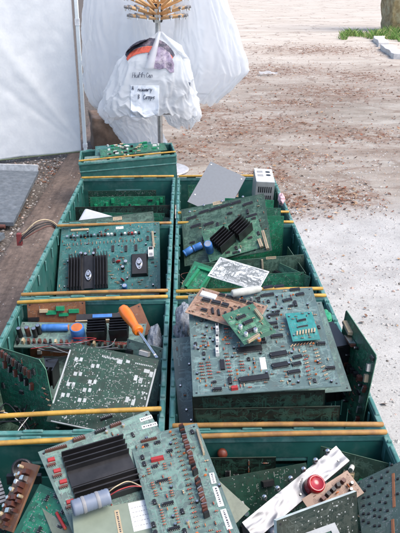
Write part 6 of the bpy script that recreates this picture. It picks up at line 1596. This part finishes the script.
# ------------------------------------------------------------------ plastic bags
bag_m=fabric('bag_film',(.84,.87,.92),.55,.20,22,.05,thin=.34)
def bag(label, y0, prof, seed, depth=.36, pleat=.10, crumple=.06, n=220, rows=170, name='plastic_bag', cat='bag', corner=.05, film_m=None):
    """prof: (z, x centre, half width, y offset) from the top down; pleats run down from the gathered neck"""
    vs=[];fs=[]; Z=[p[0] for p in prof]; rgb=random.Random(int(seed*10))
    pl=[(rgb.uniform(0,6.28),rgb.uniform(.05,.16),rgb.uniform(.4,1)*rgb.choice((-1,1,1)),rgb.uniform(-.5,.5)) for _ in range(26)]
    def ev(z):
        for a,c in zip(prof,prof[1:]):
            if a[0]>=z>=c[0]:
                t=(a[0]-z)/max(1e-6,a[0]-c[0]); return [a[i]+(c[i]-a[i])*t for i in range(4)]
        return prof[-1]
    def ridge(v): return .5-min(1,abs(noise.noise(v))*2.2)
    for j in range(rows+1):
        z=Z[0]+(Z[-1]-Z[0])*j/rows; _,cx,hw,yo=ev(z); fr=j/rows; cl=1
        if fr>.975: q=(fr-.975)/.025; cl=math.sqrt(max(0,1-q*q))*.97+.03
        for k in range(n):
            a=2*math.pi*k/n; ca,sa=math.cos(a),math.sin(a); f=1
            for (pa,pw,ph,tw) in pl:
                d=(a-pa-tw*fr+math.pi)%(2*math.pi)-math.pi
                w_=pw*(.6+.9*fr); f+=pleat*ph*max(0,1-abs(d)/w_)*(1.15-.55*fr)
            v=Vector((ca*1.5+seed,sa*1.5,fr*1.9)); wv=v+Vector((noise.noise(v*2+Vector((3,0,0))),noise.noise(v*2+Vector((0,3,0))),noise.noise(v*2)))*.35
            f+=crumple*(1.3*ridge(wv*1.3)+1.0*ridge(wv*2.6+Vector((5,5,5)))+.45*ridge(wv*5.2+Vector((0,9,0)))+.12*ridge(wv*11))*(.35+fr)
            sq=(abs(ca)**.8)*math.copysign(1,ca)
            x=cx+sq*hw*f*(cl*.12+.88); y=y0+yo+sa*hw*depth*f*cl
            zz=z+(1-cl)*.07-corner*fr*fr*abs(ca)**3+.045*fr*fr*noise.noise(Vector((ca*2.4,sa*2.4,seed)))+.03*fr*fr*ridge(Vector((ca*6,sa*6,seed+fr*2)))
            vs.append((x,y,zz))
    for j in range(rows):
        for k in range(n): fs.append((j*n+k,j*n+(k+1)%n,(j+1)*n+(k+1)%n,(j+1)*n+k))
    fs.append(tuple(range(rows*n,(rows+1)*n)))
    b=MB(); b.add(vs,fs,film_m or bag_m,None,True); o=tag(b.build(name),label,cat,'white plastic bags hung on the stand'); return o
front_m=fabric('bag_film_front',(.84,.87,.92),.5,.20,22,.05,thin=.27)
front=bag('white plastic bag with handwritten words on it, hung in front of the stand',4.98,[(1.00,-.166,.012,.03),(.97,-.168,.05,.02),(.91,-.19,.165,.01),(.82,-.215,.235,.0),(.70,-.23,.285,0),(.58,-.245,.325,0),(.50,-.25,.345,0),(.455,-.225,.33,0),(.44,-.21,.31,0)],2.,depth=.38,pleat=.045,crumple=.055,film_m=front_m)
bag('white plastic bag behind the tent pole, left of the written one',5.45,[(1.45,-.47,.10,0),(1.30,-.475,.22,0),(1.1,-.48,.26,0),(.8,-.485,.275,0),(.6,-.485,.27,0),(.50,-.48,.25,0),(.44,-.47,.21,0)],5.,pleat=.05)
bag('wide white plastic bag flaring to lower right of the stand',5.30,[(1.45,.10,.10,0),(1.2,.12,.17,0),(1.0,.15,.22,0),(.80,.185,.26,0),(.69,.19,.265,0),(.60,.15,.22,0),(.52,.10,.17,0),(.46,.07,.15,0)],8.,pleat=.05,crumple=.07,corner=.0)
bag('tall white bag straight behind the stand pole, between its neighbours',5.62,[(1.55,-.17,.14,0),(1.3,-.17,.25,0),(1.0,-.17,.30,0),(.75,-.18,.31,0),(.55,-.18,.29,0),(.46,-.18,.26,0)],17.,pleat=.05,crumple=.07)
bag('crumpled white bag hanging low, left of the stand pole',5.42,[(.62,-.40,.12,0),(.52,-.41,.19,0),(.42,-.42,.205,0),(.30,-.39,.175,0),(.20,-.34,.155,0),(.10,-.31,.15,0),(.05,-.30,.145,0)],11.,pleat=.10,crumple=.16,corner=.03)
bag('small white bag end hanging low, right of the stand pole',5.36,[(.50,-.02,.05,0),(.45,-.03,.09,0),(.37,-.04,.11,0),(.31,-.02,.09,0),(.28,.0,.05,0)],14.,pleat=.10,crumple=.12,corner=.0)
b=MB(); b.box(-.085,.085,-.04,.04,-.10,.10,mat('grey_carton',(.10,.12,.16),.7),taper=.01); tag(b.build('carton',None,Matrix.Translation((-.055,4.935,.585))@Matrix.Rotation(.15,4,'Y')@Matrix.Rotation(.25,4,'Z')),'grey carton showing faintly through lower right of the written bag','carton')
# dark item showing in the bag mouth, and strap across it
dark=mat('dark_cloth',(.05,.05,.075),.7,var=.5,scale=45,stain=(.25,.2,.25),stain_scale=30,stain_amt=.8); redm=mat('red_band',(.55,.10,.06),.6,var=.3)
def surf(o):
    me=o.data; return BVHTree.FromPolygons([v.co.copy() for v in me.vertices],[tuple(p.vertices) for p in me.polygons])
bv=surf(front)
def onbag(x,z,off=.004):
    h=bv.ray_cast(Vector((x,3.5,z)),Vector((0,1,0))); return Vector((x,(h[0].y if h[0] else 4.9)-off,z))
def decal(name,poly,m,parent,off,res=14,label=None):
    """a patch lying just in front of the bag film, following it"""
    xs=[p[0] for p in poly]; zs=[p[1] for p in poly]; x0,x1,z0,z1=min(xs),max(xs),min(zs),max(zs); b=MB()
    def inside(x,z):
        c=False
        for (ax,az),(bx,bz) in zip(poly,poly[1:]+poly[:1]):
            if (az>z)!=(bz>z) and x<(bx-ax)*(z-az)/(bz-az)+ax: c=not c
        return c
    nx=max(4,int((x1-x0)/.0025)); nz=max(4,int((z1-z0)/.0025)); idx={}; vs=[];fs=[]
    def vid(i,j):
        if (i,j) not in idx: idx[(i,j)]=len(vs); vs.append(onbag(x0+(x1-x0)*i/nx,z0+(z1-z0)*j/nz,off))
        return idx[(i,j)]
    for i in range(nx):
        for j in range(nz):
            if inside(x0+(x1-x0)*(i+.5)/nx,z0+(z1-z0)*(j+.5)/nz): fs.append((vid(i,j),vid(i+1,j),vid(i+1,j+1),vid(i,j+1)))
    b.add(vs,fs,m,None,True); o=b.build(name,parent); q=o.modifiers.new('s','SOLIDIFY'); q.thickness=.002; return o
it=tag(empty('cloth_bundle',(-.2,4.84,.86)),'dark bundle with red band showing through the mouth of the written bag','bundle')
inv=Matrix.Translation((.2,-4.84,-.86))
def arc(cx,cz,rx,rz,a0,a1,n=14): return [(cx+rx*math.cos(R(a0+(a1-a0)*k/n)),cz+rz*math.sin(R(a0+(a1-a0)*k/n))) for k in range(n+1)]
o1=decal('dark_top',arc(-.235,.80,.18,.16,160,20)+arc(-.235,.80,.165,.115,20,160),dark,None,.004)
o2=decal('red_band',arc(-.235,.80,.166,.112,20,165)+arc(-.235,.80,.155,.072,165,20),redm,None,.006)
o3=decal('mottled_cloth',[(-.25,.86),(-.22,.90),(-.16,.91),(-.10,.87),(-.072,.80),(-.075,.745),(-.10,.742),(-.13,.775),(-.17,.765),(-.225,.775),(-.25,.80)],mat('mottled_cloth',(.22,.18,.26),.7,var=.7,scale=28,stain=(.5,.45,.5),stain_scale=22,stain_amt=.8),None,.008)
for q in (o1,o2,o3): q.parent=it; q.matrix_parent_inverse=inv
b=MB()
rows_=18
pts=[]
for k in range(rows_+1):
    t_=k/rows_; z=1.0-.23*t_; x=-.168-.075*t_; wdt=.010+.022*t_; p=onbag(x,z,.022); pts.append((p,wdt))
vs=[]
for p,wd_ in pts: vs+=[(p.x-wd_,p.y,p.z),(p.x,p.y-.012,p.z),(p.x+wd_,p.y,p.z)]
b.add(vs,[(3*k+i,3*k+i+1,3*k+4+i,3*k+3+i) for k in range(rows_) for i in(0,1)],bag_m,None,True); h=b.build('handle',front); h.modifiers.new('s','SOLIDIFY').thickness=.002
b=MB(); vs=[]
for k in range(rows_+1):
    t_=k/rows_; z=1.0-.17*t_; x=-.160+.17*t_; p=onbag(x,z,.016); wd_=.010+.012*t_; vs+=[(p.x-wd_,p.y,p.z),(p.x,p.y-.010,p.z),(p.x+wd_,p.y,p.z)]
b.add(vs,[(3*k+i,3*k+i+1,3*k+4+i,3*k+3+i) for k in range(rows_) for i in(0,1)],bag_m,None,True); h=b.build('handle',front); h.modifiers.new('s','SOLIDIFY').thickness=.002
# note inside the film and the handwriting
decal('paper_note',[(-.375,.45),(-.18,.45),(-.175,.66),(-.37,.66)],mat('note_paper',(.60,.64,.70),.7,var=.05),front,.003)
GL={'H':[[(0,1),(0,0)],[(0,.45),(.6,.55)],[(.62,1),(.62,0)]],'u':[[(0,.6),(.1,0),(.5,.05),(.55,.6)],[(.55,.6),(.6,0)]],'f':[[(.5,.95),(.3,1),(.25,0)],[(.05,.55),(.5,.55)]],'i':[[(.2,.6),(.2,0)]],'C':[[(.7,.85),(.35,1),(0,.5),(.3,0),(.7,.15)]],'o':[[(.3,.6),(0,.3),(.3,0),(.55,.3),(.3,.6)]],'n':[[(0,0),(0,.6)],[(0,.45),(.35,.6),(.5,0)]],'a':[[(.5,.5),(.2,.6),(0,.25),(.3,0),(.5,.45),(.55,0)]],'A':[[(0,0),(.35,1),(.7,0)],[(.15,.4),(.55,.4)]],'l':[[(.1,1),(.15,0)]],'r':[[(0,.6),(0,0)],[(0,.4),(.4,.6)]],'y':[[(0,.6),(.25,.1)],[(.55,.6),(.1,-.4)]],'s':[[(.5,.6),(.1,.5),(.45,.2),(0,0)]],'8':[[(.3,.5),(0,.75),(.3,1),(.55,.75),(.3,.5),(0,.2),(.3,0),(.6,.25),(.3,.5)]],'p':[[(0,.6),(0,-.4)],[(0,.5),(.45,.55),(.4,.1),(0,.1)]],' ':[], 'm':[[(0,0),(0,.6)],[(0,.5),(.25,.6),(.3,0)],[(.3,.5),(.55,.6),(.6,0)]]}
ink=mat('marker_ink',(.04,.05,.09),.6)
rg=random.Random(2)
for (txt,x,z,s) in (('Huffi',-.355,.712,.034),('Can',-.262,.714,.030),('A',-.362,.634,.026),('nuiiary',-.318,.624,.028),('8',-.322,.574,.030),('Coops',-.285,.572,.030)):
    pl=[]
    for ch in txt:
        for st_ in GL[ch]:
            for i,(px,py) in enumerate(st_):
                q=Vector((x+px*s*.66+py*s*.12+rg.uniform(-.0012,.0012),0,z+py*s+rg.uniform(-.0012,.0012)))
                if pl and i==0:
                    m_=pl[-1].lerp(q,.5)-Vector((0,0,.0005)); pl.append(m_)
                pl.append(q)
        x+=s*(.56 if ch!='i' else .34)
    fine=[]
    for p,q in zip(pl,pl[1:]):
        for k in range(3): fine.append(p.lerp(q,k/3))
    fine.append(pl[-1]); b=MB(); b.tube([onbag(q.x,q.z,.008) for q in fine],.0015,ink,5); b.build('handwritten_word',front)

# ------------------------------------------------------------------ things at the back
stone_m=mat('brown_stone',(.16,.105,.075),.85,var=.35,scale=14,bump=.6,stain=(.26,.20,.15),stain_scale=9,stain_amt=.6)
b=MB(); bmh=bmesh.new(); bmesh.ops.create_cube(bmh,size=1); bmesh.ops.subdivide_edges(bmh,edges=bmh.edges,cuts=10,use_grid_fill=True)
for v in bmh.verts:
    p=v.co.copy(); v.co=Vector((p.x*.26,p.y*.30,p.z*.30))+p*.05*noise.noise(p*3)
me=bpy.data.meshes.new('stone_block'); bmh.to_mesh(me); bmh.free(); me.materials.append(stone_m)
for p in me.polygons: p.use_smooth=True
tag(link('stone_block',me,None,Matrix.Translation((-.655,5.90,.13))@Matrix.Rotation(.2,4,'Z')),'rough brown stone block on the ground below the bags','stone block')
pm=mat('lichen_stone',(.26,.20,.10),.9,var=.5,scale=6,bump=.8,stain=(.42,.40,.26),stain_scale=4,stain_amt=.8)
bmh=bmesh.new(); bmesh.ops.create_cube(bmh,size=1); bmesh.ops.subdivide_edges(bmh,edges=bmh.edges,cuts=24,use_grid_fill=True)
for v in bmh.verts:
    p=v.co.copy(); q=Vector((p.x*1.5,p.y*1.2,p.z*3)); v.co=q+Vector((noise.noise(q*2.2)*.09,noise.noise(q*2.2+Vector((9,0,0)))*.09,0))+Vector((.05*noise.noise(q*7),.05*noise.noise(q*7+Vector((4,4,4))),0))
me=bpy.data.meshes.new('stone_pillar'); bmh.to_mesh(me); bmh.free(); me.materials.append(pm)
for p in me.polygons: p.use_smooth=True
tag(link('stone_pillar',me,None,Matrix.Translation((6.12,19.7,1.4))),'lichen stained stone gate pillar at upper right corner','pillar')
# kerb stones
km=mat('kerb_pale',(.55,.54,.53),.8,var=.2,scale=12,stain=(.3,.27,.24),stain_scale=5,stain_amt=.5)
p0=Vector((4.43,16.9,0)); p1=Vector((3.75,12.6,0)); d=p1-p0
for k in range(2):
    a=p0+d*(k/2); bmh=bmesh.new(); bmesh.ops.create_cube(bmh,size=1); bmesh.ops.subdivide_edges(bmh,edges=bmh.edges,cuts=18,use_grid_fill=True)
    for v in bmh.verts:
        p=v.co.copy(); q=Vector((p.x*d.length/2*.9,p.y*.22,p.z*.12)); v.co=q+Vector((.12*noise.noise(q*1.3+Vector((k*5,0,0))),.06*noise.noise(q*1.7+Vector((k*9,3,0))),.02*noise.noise(q*2.5)))
    me=bpy.data.meshes.new('kerb_stone'); bmh.to_mesh(me); bmh.free(); me.materials.append(km)
    for p in me.polygons: p.use_smooth=True
    tag(link('kerb_stone',me,None,Matrix.Translation(a+d/4+Vector((0,0,.02)))@Matrix.Rotation(math.atan2(d.y,d.x)+.05*(k-.5),4,'Z')),('farther pale kerb stone, its end in the weeds by the pillar','nearer pale kerb stone, running out of the right photo edge')[k],'kerb stone','pale kerb stones')
# grass
gm1=[mat('grass_a',(.10,.22,.035),.7,var=.4,scale=8),mat('grass_b',(.19,.30,.07),.7,var=.4,scale=8),mat('grass_c',(.33,.33,.14),.7,var=.4,scale=8)]
def grass(nm,lab,pts,h):
    b=MB()
    for (x,y) in pts:
        a=rg.uniform(0,6.28); hh=h*rg.uniform(.25,1.3)*(1+.8*noise.noise(Vector((x*3,y*3,1)))); ln=Vector((rg.uniform(-.9,.9),rg.uniform(-.9,.9),1))*hh; w_=Vector((math.cos(a),math.sin(a),0))*.007; p=Vector((x,y,-.02))
        b.add([p-w_,p+w_,p+ln*.6+w_*.6+Vector((0,0,.02)),p+ln*1.0],[(0,1,2),(0,2,3)],rg.choices(gm1,(4,4,2))[0])
    tag(b.build(nm),lab,'grass',kind='stuff')
pts=[]
while len(pts)<5200:
    x=rg.uniform(3.6,6.6); y=rg.uniform(15.0,19.2)
    e=((x-5.2)/1.3)**2+((y-17.6)/1.5)**2
    if e<.85+2.2*noise.noise(Vector((x*1.6,y*1.1,0))) and rg.random()<.35+.9*max(0,noise.noise(Vector((x*4,y*4,7)))+.3): pts.append((x,y))
grass('grass','green weeds growing at foot of the stone pillar',pts,.13)
# plastic scrap on the ground
b=MB(); vs=[];N_=10
for j in range(N_):
    for i in range(N_):
        x=(i/(N_-1)-.5)*.28; y=(j/(N_-1)-.5)*.22; vs.append((x*(1-.3*abs(y)*4),y,.03+.03*noise.noise(Vector((x*14,y*14,0)))))
b.add(vs,[(j*N_+i,j*N_+i+1,(j+1)*N_+i+1,(j+1)*N_+i) for j in range(N_-1) for i in range(N_-1)],bag_m,None,True); tag(b.build('plastic_scrap',None,Matrix.Translation((1.229,10.6,0))),'torn white plastic scrap lying on the ground right of the bags','plastic scrap')
